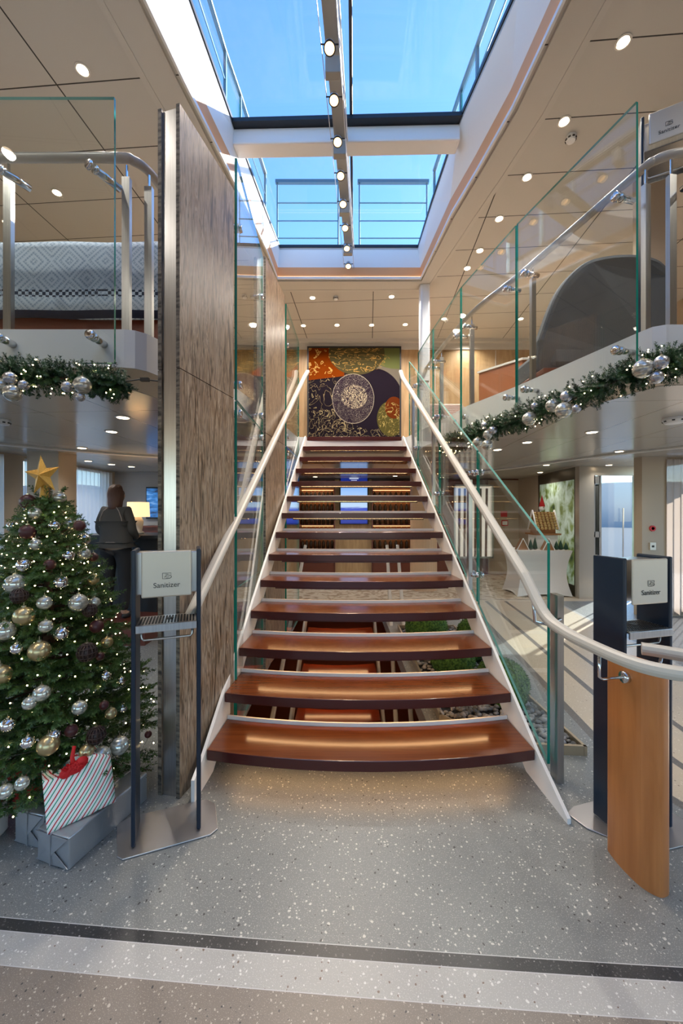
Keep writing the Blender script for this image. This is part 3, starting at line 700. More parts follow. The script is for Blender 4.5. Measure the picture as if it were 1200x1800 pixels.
# ------------------------------------------------------------------ main staircase
NT = 14; RZ = .19; G = .278; D1 = 2.167
def sxl(d): return -.763+(d-D1)/(13*G)*.224
def sxr(d): return 1.093-(d-D1)/(13*G)*.170
def stair(root, n, d1, z1, xl, xr, bow0, bow1, rail=True, wide=.0):
    for k in range(n):
        d = d1+k*G; z = z1+k*RZ; bow = lerp(bow0, bow1, k/max(n-1, 1)); a, b = xl(d)+.004, xr(d)-.004
        N = 14; fr_, bk = [], []
        for i in range(N+1):
            t = i/N; x = lerp(a, b, t); c_ = 1-(2*t-1)**2
            fr_.append((x, d-bow*c_)); xx = lerp(xl(d+.33)+.004, xr(d+.33)-.004, t); bk.append((xx, d+.325-bow*c_*.95))
        m = MB(); poly = fr_+bk[::-1]; m.prism(poly, z-.060, z, 0)
        for i in range(len(m.f)):
            if 2 <= i < 2+N: m.m[i] = 1
        t_ = m.build('tread', [tread_m, nose_m], root, bevel=.004)
        m = MB()
        for i in range(N):
            p, q = bk[i], bk[i+1]
            m.hexa([(p[0], p[1], z-.05), (q[0], q[1], z-.05), (q[0], q[1]+.012, z-.05), (p[0], p[1]+.012, z-.05), (p[0], p[1], z+.022), (q[0], q[1], z+.022), (q[0], q[1]+.012, z+.022), (p[0], p[1]+.012, z+.022)])
        m.build('rear_upstand', stringer_m, t_)
        e0, e1 = 1, N-1
        for (nm, mt_, y_, w_, h_) in (('light_strip', led, .052, .024, .004), ('light_shield', nose_m, .030, .010, .0125)):
            m = MB()
            for i in range(e0, e1):
                p, q = fr_[i], fr_[i+1]; za, zb = z-.061-h_, z-.061
                m.hexa([(p[0], p[1]+y_, za), (q[0], q[1]+y_, za), (q[0], q[1]+y_+w_, za), (p[0], p[1]+y_+w_, za), (p[0], p[1]+y_, zb), (q[0], q[1]+y_, zb), (q[0], q[1]+y_+w_, zb), (p[0], p[1]+y_+w_, zb)])
            m.build(nm, mt_, t_)
st = thing('staircase', (.165, 2.0, 0), 'open-riser staircase with glossy mahogany treads and white stringers climbing to the landing', 'staircase')
stair(st, NT, D1, RZ, sxl, sxr, .10, .025)
def slope(d): return RZ+(d-D1)*RZ/G
for side, fx in ((-1, sxl), (1, sxr)):
    o0, o1 = (0, -.018) if side < 0 else (0, .018)
    m = MB(); y0_ = 2.02 if side < 0 else 1.885; prof = [(y0_, .0), (y0_, slope(y0_)+.03), (D1-.02, slope(D1)-.012)]+[(5.80, slope(5.80)+.0), (5.80, slope(5.80)-.24)]+[(2.30, .02), (2.27, 0)]
    vs = [(fx(d)+o0, d, z) for d, z in prof]+[(fx(d)+o1+(.006 if side < 0 else -.006)*0, d, z) for d, z in prof]; n = len(prof)
    m.add(vs, [tuple(range(n)), tuple(reversed(range(n, 2*n)))]+[(i, (i+1) % n, n+(i+1) % n, n+i) for i in range(n)])
    m.build('stringer', stringer_m, st)
hl = [(sxl(5.78)+.03, 5.80, slope(5.78)+.99)]+[(sxl(d)+.008, d, slope(d)+.955) for d in (5.6, 4.8, 4.0, 3.2, 2.5, 2.0, 1.93)]
MB().sweep(hl, .056, .048, rnd=.35).build('handrail', rail_m, st, smooth=False)
hr = [(sxr(5.78)-.03, 5.80, slope(5.78)+.99)]+[(sxr(d)-.045, d, slope(d)+.955) for d in (5.6, 4.8, 4.0, 3.2, 2.6, 2.2)]
hr2 = curve_pts([hr[-1], (1.065, 2.02, .995), (1.072, 1.85, .955), (1.085, 1.65, .95), (1.12, 1.47, .95), (1.20, 1.385, .95), (1.30, 1.375, .95), (1.39, 1.44, .95), (1.40, 1.53, .95), (1.34, 1.59, .95), (1.275, 1.635, .95)], 8)
MB().sweep(hr[:-1]+hr2, .058, .048, rnd=.4).build('handrail', rail_m, st, smooth=False)
# newel, posts and sloped glass on the right side
m = MB(); m.box((1.232, 2.20, .53), (.036, .075, 1.06)); m.build('newel_post', steel, st)
def gx(d): return sxr(d)+.10
gd = [2.20, 3.22, 4.28, 5.26, 5.80]
for i in range(4):
    a, b = gd[i]+.012, gd[i+1]-.012
    glass_panel((gx(a), a), (gx(b), b), max(slope(a)-.14, .04), slope(b)-.14, slope(a)+1.13, slope(b)+1.13, st)
for d in gd[1:4]:
    m = MB(); m.box((sxr(d)+.035, d+.02, slope(d)+.43), (.03, .055, .92)); m.build('post', steel, st)
for d in gd[1:4]:
    for dz in (.95, .10): standoff(st, (gx(d), d-.03, slope(d)+dz), (-1, 0, 0), .07); standoff(st, (gx(d), d+.05, slope(d)+dz), (-1, 0, 0), .07)

for (p, ww) in (((1.05, 2.25), 1),):
    m = MB(); m.tube([(1.232, 2.16, .93), (1.15, 2.15, .90), (1.075, 2.14, .92), (1.06, 2.13, 1.05)], .008, 8); m.build('rail_bracket', chrome, st, smooth=True)
m = MB(); m.tube([(1.085, 1.62, .93), (1.085, 1.62, .835), (1.10, 1.62, .825), (1.19, 1.63, .83)], .006, 8); m.lathe((1.19, 1.63, .83), [(.024, 0), (.024, .02)], 16, axis='X'); m.build('rail_bracket', chrome, st, smooth=True)
m = MB(); m.tube([(1.33, 1.60, .93), (1.31, 1.60, .82)], .006, 8); m.build('rail_bracket', chrome, st, smooth=True)

# wooden end panel of the handrail
front = [(1.202, 1.735), (1.200, 1.690), (1.204, 1.637), (1.221, 1.569), (1.255, 1.530), (1.285, 1.527)]
back = [(1.318, 1.55), (1.315, 1.62), (1.28, 1.70), (1.235, 1.745), (1.21, 1.748)]
fp = [(p.x, p.y) for p in curve_pts([(x, y, 0) for x, y in front+back+[front[0]]], 4)][:-1]
m = MB(); m.prism(fp, 0, .897); tag(m.build('handrail_pedestal', orange_wood, smooth=False), 'curved honey-coloured wooden pedestal under the end of the right handrail', 'pedestal')

# ------------------------------------------------------------------ lower staircase going down
ls = thing('lower_staircase', (0, 4.8, -1.8), 'red-lit wooden staircase leading down below the main stairs', 'staircase')
NL = 11; dl = lambda k: 6.60-k*G
def lxl(d): return lerp(-.74, -.62, (d-4)/2.6)
def lxr(d): return lerp(.56, .80, (d-4)/2.6) if d < 6.0 else .60
def lxr2(d): return .58
red_t = mat('red_lit_tread', (.22, .035, .012), .2)
for k in range(1, NL):
    d = dl(k); z = -RZ*k; N = 8; fr_ = []
    for i in range(N+1):
        t = i/N; fr_.append((lerp(lxl(d)+.1, .50, t), d-.07*(1-(2*t-1)**2)))
    bk = [(x, y+.33) for x, y in fr_]
    m = MB(); m.prism(fr_+bk[::-1], z-.05, z); tr_ = m.build('tread', red_t, ls)
    m = MB(); m.box((-.05, d+.06, z-.058), (.9, .016, .008)); m.build('light_strip', led, tr_)
for x0 in (-1, 1):
    fx = (lambda d: lxl(d)+.02) if x0 < 0 else (lambda d: .53)
    m = MB(); pr = [(6.6, 0), (6.6, -.24), (3.2, -.24-3.4*.6835), (3.2, -3.4*.6835)]
    vs = [(fx(d), d, z) for d, z in pr]+[(fx(d)+.03, d, z) for d, z in pr]
    m.add(vs, [(0, 1, 2, 3), (7, 6, 5, 4)]+[(i, (i+1) % 4, 4+(i+1) % 4, 4+i) for i in range(4)]); m.build('stringer', rail_m, ls)
for fx in (lambda d: lerp(-.76, -.62, (d-4)/2.6), lambda d: lerp(.575, .78, (d-4)/2.6) , lambda d: lerp(.74, .96, (d-4)/2.6)):
    m = MB(); m.sweep([(fx(d), d, .95-(6.6-d)*.6835) for d in (6.6, 5.6, 4.6, 3.6, 3.2)], .05, .045); m.build('handrail', rail_m, ls)
for (xa, xb) in ((-.80, -.74),):
    glass_panel((xa, 2.85), (xa, 4.7), .02, .02, .95, .95, ls); glass_panel((xa, 4.73), (xb, 6.6), .02, .02, .95, .95, ls)

# ------------------------------------------------------------------ planter with pebbles and moss
pl = [(.72, 2.80), (1.02, 2.46), (1.53, 2.42), (1.50, 3.2), (1.46, 5.0), (.74, 5.0)]
pr = thing('planter_bed', (1.1, 3.6, 0), 'low steel-edged planting bed beside and under the stairs', 'planter')
m = MB()
for i in range(len(pl)):
    a, b = Vector(pl[i]), Vector(pl[(i+1) % len(pl)]); c_ = (a+b)/2; dd = b-a
    m.box((c_.x, c_.y, .03), (dd.length+.02, .018, .06), math.atan2(dd.y, dd.x))
m.build('metal_edging', mat('brass_edging', (.45, .36, .25), .35, .7), pr)
m = MB(); m.prism(pl, .001, .02); m.build('soil', black, pr)
rnd = random.Random(3); m = MB()
def inpoly(x, y, P):
    c_ = False; j = len(P)-1
    for i in range(len(P)):
        if (P[i][1] > y) != (P[j][1] > y) and x < (P[j][0]-P[i][0])*(y-P[i][1])/(P[j][1]-P[i][1])+P[i][0]: c_ = not c_
        j = i
    return c_
cnt = 0
while cnt < 1100:
    x = rnd.uniform(.7, 1.53); y = rnd.uniform(2.42, 5.0)
    if rnd.random() < .35: y = rnd.uniform(2.42, 3.3)
    if not inpoly(x, y, [(p[0]*.97+.035, p[1]*.98+.07) for p in pl]): continue
    r = rnd.uniform(.012, .026); m.ball((x, y, .022+r*.6), r, 8, 0, (rnd.uniform(.8, 1.4), rnd.uniform(.7, 1.1), .7)); cnt += 1
tag(m.build('pebbles', pebm, smooth=True, fixn=False), 'bed of grey and white pebbles filling the steel-edged planter', 'pebbles', kind='stuff')
def mound(cx, cy, r, h, label, sy=1.0):
    m = MB(); m.ball((0, 0, 0), 1, 40)
    vs = []
    for v_ in m.v:
        p = Vector(v_); k = 1+.10*noise.noise(p*2+Vector((cx*7, cy*3, 0)))+.03*noise.noise(p*9)
        vs.append((cx+p.x*r*k, cy+p.y*r*k*sy, max(.03, h*.42+p.z*h*.58*k)))
    m.v = vs
    # short tufts standing off the surface
    base = list(m.v)
    rr = random.Random(int(cx*100)); 
    for _ in range(1800):
        th = rr.uniform(0, 2*PI); ph = math.acos(rr.uniform(-.5, 1)); n_ = Vector((math.sin(ph)*math.cos(th), math.sin(ph)*math.sin(th), math.cos(ph)))
        k = 1+.10*noise.noise(n_*2+Vector((cx*7, cy*3, 0)))+.03*noise.noise(n_*9)
        p = Vector((cx+n_.x*r*k, cy+n_.y*r*k*sy, h*.42+n_.z*h*.58*k))
        if p.z < .035: continue
        t_ = n_.cross(Vector((rr.uniform(-1, 1), rr.uniform(-1, 1), rr.uniform(-1, 1)))).normalized()*.004
        q = p+n_*.014+Vector((rr.uniform(-1, 1), rr.uniform(-1, 1), rr.uniform(-1, 1)))*.005
        m.add([p-t_, p+t_, q], [(0, 1, 2)])
    o = m.build('moss_mound', moss, smooth=True, fixn=False); tag(o, label, 'moss mound')
mound(1.30, 3.12, .19, .33, 'rounded bright green moss mound nearest the newel post', 1.3)
mound(1.06, 3.66, .20, .30, 'low dark moss mound under the lower stair treads')
mound(.98, 4.45, .24, .46, 'taller left moss mound at the back of the planter')
mound(1.36, 4.02, .17, .42, 'right-hand moss mound at the back of the planter')

# ------------------------------------------------------------------ upper balustrades
def rail_post(p, z0, z1, parent, w_=(.022, .06), rz=0):
    MB().box((p[0], p[1], (z0+z1)/2), (w_[0], w_[1], z1-z0), rz).build('post', steel, parent)
    MB().tube([(p[0], p[1], z1), (p[0], p[1], 3.70)], .008, 8).build('rail_pin', chrome, parent)
lb = thing('glass_balustrade', (-2.0, 2.4, Z2), 'left upper balcony balustrade with steel posts, taupe handrail and clear glass front', 'balustrade')
glass_panel((-2.62, 2.25), (-1.325, 2.25), 2.40, 2.40, 3.95, 3.95, lb)
hp = curve_pts([(-3.4, 2.40, 3.74), (-2.2, 2.40, 3.74), (-1.42, 2.40, 3.74), (-1.31, 2.42, 3.74), (-1.25, 2.50, 3.74), (-1.22, 2.66, 3.74), (-1.19, 2.85, 3.74)], 8)
MB().tube(hp, .028, 12).build('handrail', rail_up, lb, smooth=True)
for x, y in ((-2.075, 2.40), (-1.345, 2.41), (-1.24, 2.48)): rail_post((x, y), Z2-.06, 3.62, lb, (.048, .03))
for x in (-1.46, -2.02):
    for z in (3.55, 2.56): standoff(lb, (x, 2.25, z), (0.5 if z > 3 else 0, 1, 0), .14 if z < 3 else .17, .03)

rb = thing('glass_balustrade', (1.6, 3.6, Z2), 'right upper balcony balustrade of five clear glass panels and steel posts', 'balustrade')
gp = [(1.76, 2.28), (1.489, 3.269), (1.30, 4.184), (1.222, 5.13), (1.178, 5.9)]
for i in range(4):
    a, b = Vector(gp[i]), Vector(gp[i+1]); u_ = (b-a).normalized()*.008
    glass_panel(a+u_, b-u_, 2.40, 2.40, 3.97, 3.97, rb)
glass_panel((2.03, 2.19), (2.9, 2.19), 2.40, 2.40, 3.97, 3.97, rb)
hp = curve_pts([(3.2, 2.36, 3.74), (2.3, 2.36, 3.74), (2.08, 2.37, 3.74), (1.97, 2.42, 3.74), (1.90, 2.54, 3.72), (1.64, 3.48, 3.70), (1.42, 4.2, 3.70), (1.32, 5.13, 3.70), (1.28, 5.85, 3.70)], 8)
MB().tube(hp, .027, 12).build('handrail', rail_up, rb, smooth=True)
for x, y, rz in ((1.93, 2.44, .3), (2.03, 2.37, .1), (2.95, 2.36, 0), (1.70, 3.42, .27), (1.44, 4.25, .2), (1.34, 5.15, .1)): rail_post((x, y), Z2-.06, 3.60, rb, (.045, .03), rz)
for i in range(4):
    a, b = Vector(gp[i]), Vector(gp[i+1]); u_ = (b-a).normalized(); nr = Vector((u_.y, -u_.x, 0))
    for p in (a+u_*.13, b-u_*.10):
        for z in (3.50, 2.54): standoff(rb, (p.x, p.y, z), nr, .13)
standoff(rb, (2.08, 2.19, 3.50), (0, 1, 0), .16)

# ------------------------------------------------------------------ outside railings above the skylight
steel_o = mat('outdoor_steel', (.10, .19, .24), .35, .6)
def back_rail(x0, x1, y, label):
    r = thing('deck_railing', ((x0+x1)/2, y, 5.5), label, 'railing')
    MB().box(((x0+x1)/2, y, 6.68), (x1-x0, .05, .05)).build('top_rail', steel_o, r)
    for z in (6.35, 6.07, 5.80): MB().tube([(x0+.03, y, z), (x1-.03, y, z)], .009, 8).build('bar', steel_o, r)
    for x in (x0+.03, x1-.03): MB().tube([(x, y, 5.5), (x, y, 6.67)], .012, 8).build('post', steel_o, r)
back_rail(-1.03, -.02, 6.0, 'left section of steel deck railing seen through the back of the skylight')
back_rail(.25, 1.36, 6.0, 'right section of steel deck railing seen through the back of the skylight')
def side_rail(pts, label, z0=5.5):
    r = thing('deck_railing', (pts[0][0], pts[0][1], 5.5), label, 'railing')
    P = [Vector((x, y, 6.68)) for x, y in pts]
    MB().sweep(P, .05, .04).build('top_rail', steel_o, r)
    for i in range(len(pts)-1):
        a, b = Vector(pts[i]), Vector(pts[i+1]); u_ = (b-a).normalized()*.03
        if i % 2 == 0: glass_panel(a+u_, b-u_, 5.6, 5.6, 6.6, 6.6, r)
        else:
            for z in (5.85, 6.1, 6.35): MB().tube([(a.x, a.y, z), (b.x, b.y, z)], .009, 6).build('bar', steel_o, r)
    for x, y in pts: MB().box((x, y, 6.08), (.03, .04, 1.16)).build('post', steel_o, r)
side_rail([(-1.42, 1.5), (-1.38, 3.0), (-1.30, 4.3), (-1.25, 4.75), (-1.16, 5.85)], 'long steel and glass deck railing above the left side of the skylight')
side_rail([(1.62, 1.5), (1.60, 2.9), (1.50, 4.25), (1.46, 4.7), (1.40, 5.8)], 'long steel and glass deck railing above the right side of the skylight')

# ------------------------------------------------------------------ lighting track and spotlights
def tx(d): return -.092+.0729*(d-2.967)
tr = thing('light_track', (tx(4.2), 4.2, 5.12), 'slim steel wire lighting track hung under the skylight beam', 'light track')
beam = mat('beam_grey', (.33, .33, .31), .45)
m = MB(); m.sweep([(tx(1.0)+.012, 1.0, 5.34), (tx(5.5)+.012, 5.5, 5.34)], .125, .03, rnd=.1); m.build('beam', beam, tr)
for s_ in (-.065, .075):
    m = MB(); m.tube([(tx(1.0)+s_, 1.0, 5.14), (tx(5.72)+s_, 5.72, 5.14)], .0035, 6); m.build('wire', steel, tr)
m = MB(); m.tube([(tx(1.0)+.085, 1.0, 5.30), (tx(5.5)+.085, 5.5, 5.30)], .006, 6); m.build('wire', white, tr)
for d in (3.18, 3.90, 4.66, 5.38):
    m = MB(); m.box((tx(d)+.005, d, 5.20), (.125, .07, .14)); m.build('hanger_box', beam, tr, bevel=.006)
sp0 = None
for i in range(8):
    d = 2.967+.375*i; lab = '%s small round spotlight on the wire track counted from the front' % ORD[i]
    if sp0 is None:
        sp0 = thing('track_spotlight', (tx(d), d, 5.12), lab, 'spotlight', 'spotlights on the wire track')
        c0 = Vector((tx(d), d, 5.12)); ax = Vector((0, -.35, -1)).normalized()
        MB().tube([c0-ax*.045, c0-ax*.035, c0+ax*.01, c0+ax*.02], [.018, .034, .045, .046], 20).build('housing', steel, sp0, smooth=True)
        MB().tube([c0+ax*.02, c0+ax*.026], [.047, .047], 20).build('bezel', black, sp0)
        MB().tube([c0+ax*.0262, c0+ax*.030], [.038, .034], 20).build('lens', emis('spot_lens', (1, .62, .30), 3.5), sp0)
        MB().tube([c0+Vector((-.07, 0, .018)), c0+Vector((.07, 0, .018))], .005, 8).build('arm', black, sp0)
    else: dup(sp0, (tx(d), d, 5.12), label=lab)
    l = bpy.data.lights.new('spot_lamp', 'SPOT'); l.energy = 60; l.spot_size = 1.7; l.spot_blend = .6; l.shadow_soft_size = .03; l.color = (1, .78, .52)
    o = bpy.data.objects.new('spot_lamp', l); COL.objects.link(o); o.location = (tx(d), d-.012, 5.075)

# ------------------------------------------------------------------ downlights
ring_m = mat('downlight_rim', (.75, .72, .66), .3)
dl0 = {}
def downlight(p, label, group, watts, key, r=.042):
    if key not in dl0:
        t_ = thing('downlight', p, label, 'ceiling light', group)
        MB().lathe(p, [(r*1.25, 0), (r*1.25, -.006), (r, -.008), (r, .0)], 20).build('rim', ring_m, t_)
        MB().lathe(p, [(.001, -.0085), (r*.9, -.0085), (r*.9, -.004), (.001, -.004)], 20).build('lens', bulb_e, t_)
        dl0[key] = t_
    else: t_ = dup(dl0[key], p, label=label)
    l = bpy.data.lights.new('downlight_lamp', 'SPOT'); l.energy = watts; l.spot_size = 2.5; l.spot_blend = .8; l.shadow_soft_size = .04; l.color = (1, .93, .85)
    o = bpy.data.objects.new('downlight_lamp', l); COL.objects.link(o); o.location = (p[0], p[1], p[2]-.02)
upl = [((237, 44), 'left of the skylight, nearest the top edge'), ((145, 122), 'alone above the left glass balustrade'), ((278, 127), 'just above the top of the near stone pillar'), ((100, 338), 'seen through the left balustrade glass')]
upr = [((1095, 73), 'nearest'), ((991, 213), 'second nearest'), ((926, 311), 'third nearest'), ((877, 384), 'fourth nearest'), ((843, 440), 'fifth nearest'), ((821, 471), 'furthest')]
bk_ = [((549, 523), 'front row above the landing, left'), ((688, 521), 'front row above the landing, right'), ((533, 572), 'back row near the picture wall, first from left'), ((592, 571), 'back row near the picture wall, second from left'), ((653, 571), 'back row near the picture wall, third from left'), ((712, 570), 'back row near the picture wall, fourth from left'), ((827, 588), 'back row right of the white column'), ((780, 560), 'deeper ceiling just right of the white column'), ((915, 560), 'far right ceiling above the brown counter')]
for (x, y), s_ in upl: p = atz(x, y, ZC-.001); downlight(p, 'round upper ceiling downlight ' + s_, 'upper ceiling downlights', DOWN_UP, 'u', .044)
for (x, y), s_ in upr: p = atz(x, y, ZC-.001); downlight(p, 'round ceiling downlight in the row right of the skylight, ' + s_, 'upper ceiling downlights', DOWN_UP, 'u', .044)
for (x, y), s_ in bk_: p = atz(x, y, ZC-.001); downlight(p, 'round upper downlight, ' + s_, 'upper ceiling downlights', DOWN_UP, 'u', .044)
lows = [((216, 733), 'left ceiling, nearest the garland'), ((196, 758), 'left ceiling, second from the garland'), ((144, 787), 'left ceiling above the Christmas tree star'), ((155, 810), 'left ceiling above the bluish curtain'), ((196, 816), 'left ceiling above the person'), ((231, 820), 'left ceiling above the table lamp'),
        ((1040, 759), 'right ceiling, nearest, below the garland'), ((926, 777), 'right ceiling, below the garland baubles'), ((874, 790), 'right ceiling, behind the glass end'), ((1088, 793), 'right ceiling, near the beige column'), ((960, 817), 'right ceiling, before the onyx panel'), ((949, 830), 'right ceiling, close beside the onyx panel'), ((1070, 817), 'right ceiling, in front of the lobby door')]
for (x, y), s_ in lows:
    p = atz(x, y, 2.339)
    downlight(p, 'flat round downlight in the glossy lower ceiling, ' + s_, 'lower ceiling downlights', DOWN_LOW, 'l', .05)
for (x, y), s_ in (((-.2, 7.4), 'behind the stairs on the left'), ((.4, 7.4), 'behind the stairs in the middle'), ((1.2, 8.6), 'behind the stairs on the right'), ((-.6, 8.8), 'close to the wine cabinets'), ((2.6, 8.2), 'before the birch niche')):
    downlight(Vector((x, y, 2.339)), 'flat round downlight in the lower ceiling ' + s_, 'lower ceiling downlights', DOWN_LOW*1.3, 'l', .05)
for i, (x, y) in enumerate(((-3.2, .8), (-3.2, -1.2), (3.4, .8), (3.4, -1.2), (-2.2, 1.6), (2.6, 1.2), (-4.0, 4.6), (4.3, 4.6), (-3.6, 6.4), (4.0, 6.4))):  # extra ceiling lights, mostly out of view, added to brighten the room
    downlight(Vector((x, y, ZC-.001)), 'added fill downlight in the upper ceiling near the outer walls, %s of ten' % ORD[i], 'upper ceiling downlights', DOWN_UP, 'u', .044)
# smoke detectors
def detector(p, r, name, label):
    MB_ = MB(); MB_.lathe(p, [(r, 0), (r, -.02), (r*.8, -.045), (r*.35, -.05), (.001, -.05)], 24); o = MB_.build(name, white, smooth=False); tag(o, label, 'detector')
    b = MB()
    for k in range(8): a = k*PI/4; b.box((p[0]+math.cos(a)*r*.92, p[1]+math.sin(a)*r*.92, p[2]-.028), (.012, .02, .01), a)
    b.build('vent_slots', black, o)
detector(atz(1185, 735, 2.339), .085, 'smoke_detector', 'white smoke detector on the lower ceiling at the right edge')
detector(atz(6, 738, 2.339), .05, 'smoke_detector', 'small white dome detector on the lower ceiling at the left edge')
detector(atz(1003, 240, ZC-.001), .045, 'sprinkler_head', 'small sprinkler rosette in the upper right ceiling beside the second downlight')
detector(atz(590, 522, ZC-.001), .04, 'sprinkler_head', 'small sprinkler in the ceiling above the picture')

# ------------------------------------------------------------------ picture on the upper back wall
ac = Vector((.255, 7.77, 3.93))
pic = thing('tapestry', (ac.x, 7.77, 3.0), 'large dark abstract textile picture with gold figures hung above the landing', 'picture')
m = MB(); m.box((ac.x, 7.755, ac.z), (1.83, .03, 1.80)); o = m.build('canvas', art, pic); 
# canvas origin at the picture centre for its pattern
o.data.transform(Matrix.Translation((0, 0, -(ac.z-3.0)))); o.location = (0, 0, ac.z-3.0)
m = MB()
for (cx, cz, wx, wz) in ((-.93, 0, .03, 1.86), (.93, 0, .03, 1.86), (0, .915, 1.83, .03), (0, -.915, 1.83, .03)): m.box((ac.x+cx, 7.75, ac.z+cz), (wx, .05, wz))
m.build('frame', black, pic)

# ------------------------------------------------------------------ upper deck furniture
sf = thing('sofa', (-2.0, 2.85, Z2), 'sofa behind the left glass balustrade under a patterned blanket', 'sofa')
m = MB(); m.box((-2.15, 2.95, Z2+.42), (1.95, .3, .72)); m.build('backrest', darkwood, sf, bevel=.03)
m = MB(); m.box((-2.15, 3.3, Z2+.25), (1.95, .6, .4)); m.build('seat', sofa_l, sf, bevel=.04)
bl = MB()
bx0, bx1 = -3.15, -1.22
vs = []; N = 40; prof = [(2.775, 2.92), (2.77, 3.05), (2.768, 3.25), (2.772, 3.43), (2.79, 3.475), (2.85, 3.49), (3.05, 3.49), (3.12, 3.46), (3.125, 3.2)]
for i in range(N+1):
    x = lerp(bx0, bx1, i/N)
    for j, (y, z) in enumerate(prof): vs.append((x, y+.006*math.sin(x*9+j), z+(.008*math.sin(x*5) if j == 0 else 0)))
k = len(prof); bl.add(vs, [(i*k+j, (i+1)*k+j, (i+1)*k+j+1, i*k+j+1) for i in range(N) for j in range(k-1)])
o = bl.build('knitted_blanket', knit, smooth=True, org=(-2.1, 2.8, 2.92), fixn=False); so_ = o.modifiers.new('t', 'SOLIDIFY'); so_.thickness = .012; so_.offset = 1
tag(o, 'pale blue nordic patterned blanket with dark borders over the sofa back', 'blanket')
# big grey high-back sofa on the right
gs = thing('lounge_sofa', (2.4, 3.5, Z2), 'large curved charcoal high-back sofa on the right upper deck', 'sofa')
outl = [(1.78, 2.80), (1.80, 3.10), (1.93, 3.50), (2.10, 3.70), (2.30, 3.76), (2.62, 3.77), (2.85, 3.72), (2.98, 3.55), (3.05, 3.2), (3.05, 2.80)]
outl = [outl[0]]+[(p.x, p.y) for p in curve_pts([(x, z, 0) for x, z in outl[1:-1]], 5)]+[outl[-1]]; vs = []
def sofa_y(x, z): return 3.42+.10*abs((x-2.42)/.6)**2-.10*(z-2.8)
for lay, dy in ((0, 0), (1, .14)):
    for x, z in outl: vs.append((x, sofa_y(x, z)+dy, z))
n = len(outl); m = MB(); m.add(vs, [tuple(range(n)), tuple(reversed(range(n, 2*n)))]+[(i, (i+1) % n, n+(i+1) % n, n+i) for i in range(n)])
m.build('backrest', sofa_g, gs, bevel=.035)
m = MB(); m.box((2.45, 3.85, 2.98), (1.1, .7, .26)); m.build('seat', sofa_g, gs, bevel=.05)
m = MB(); m.box((2.42, 3.62, 2.775), (1.3, .5, .04)); m.build('base', darkwood, gs, bevel=.005)
for x, y in ((1.95, 3.48), (2.9, 3.48), (1.95, 4.0), (2.9, 4.0)): MB().box((x, y, 2.71), (.05, .05, .10)).build('leg', darkwood, gs)
# far sofa with throw, brown counter
s2 = thing('sofa', (1.72, 6.7, Z2), 'pale sofa with a striped throw beyond the right balustrade', 'sofa')
m = MB(); m.box((1.72, 6.85, 3.05), (.9, .2, .72)); m.build('backrest', sofa_l, s2, bevel=.04); m = MB(); m.box((1.72, 6.44, 2.87), (.9, .6, .42)); m.build('seat', sofa_l, s2, bevel=.04)
m = MB(); m.add([(x, y, z) for x in (1.32, 2.12) for y, z in ((6.72, 3.12), (6.725, 3.40), (6.76, 3.43), (6.94, 3.43), (6.975, 3.40), (6.98, 3.15))], [(i, i+1, i+7, i+6) for i in range(5)]); tag(m.build('throw', throw_m, fixn=False), 'rust and white striped throw over the pale sofa beyond the balustrade', 'blanket')
ct = thing('counter', (3.1, 6.0, Z2), 'reddish brown wooden counter with pale top beyond the right balustrade', 'counter')
m = MB(); m.hexa([(2.25, 6.3, Z2), (2.7, 5.75, Z2), (3.7, 5.75, Z2), (3.7, 6.5, Z2), (2.25, 6.3, 3.80), (2.7, 5.75, 3.80), (3.7, 5.75, 3.80), (3.7, 6.5, 3.80)]); m.build('body', mat('red_brown_wood', (.24, .085, .035), .25), ct)
m = MB(); m.hexa([(2.22, 6.3, 3.80), (2.69, 5.72, 3.80), (3.72, 5.72, 3.80), (3.72, 6.5, 3.80), (2.22, 6.3, 3.83), (2.69, 5.72, 3.83), (3.72, 5.72, 3.83), (3.72, 6.5, 3.83)]); m.build('top', rail_m, ct)
m = MB(); m.ball((2.9, 5.9, 3.875), .045, 10, 0, (1.5, 1, 1)); tag(m.build('napkin', icing), 'small crumpled white napkin on top of the brown counter', 'napkin')
# black screen behind the right posts and curtains upstairs
tag(curtain(XL+.2, 3.0, XL+.2, 7.5, Z2+.05, 4.9, curtain_o, .04, .14), 'warm taupe curtain along the left upper wall', 'curtain')
tag(curtain(XR-.15, 2.4, XR-.15, 5.0, Z2+.05, 4.9, curtain_o, .04, .14), 'warm taupe curtain along the right upper wall', 'curtain')
m = MB(); m.lathe(at(1157, 560, 3.9)+Vector((0, 0, 0)), [(.035, 0), (.035, .015), (.02, .015), (.02, 0)], 20, axis='Y')
pq = at(1157, 560, 3.9); m.box((pq.x, pq.y+.06, (pq.z+4.6)/2), (.14, .08, 4.6-Z2+.4)) if False else None
tag(m.build('call_point', signred), 'red ring alarm button beside the right balcony post upstairs', 'alarm button')
m = MB(); m.box((pq.x+.02, pq.y+.075, 3.83), (.36, .12, 2.34)); struct(m.build('wall_column_upper', wall_b))

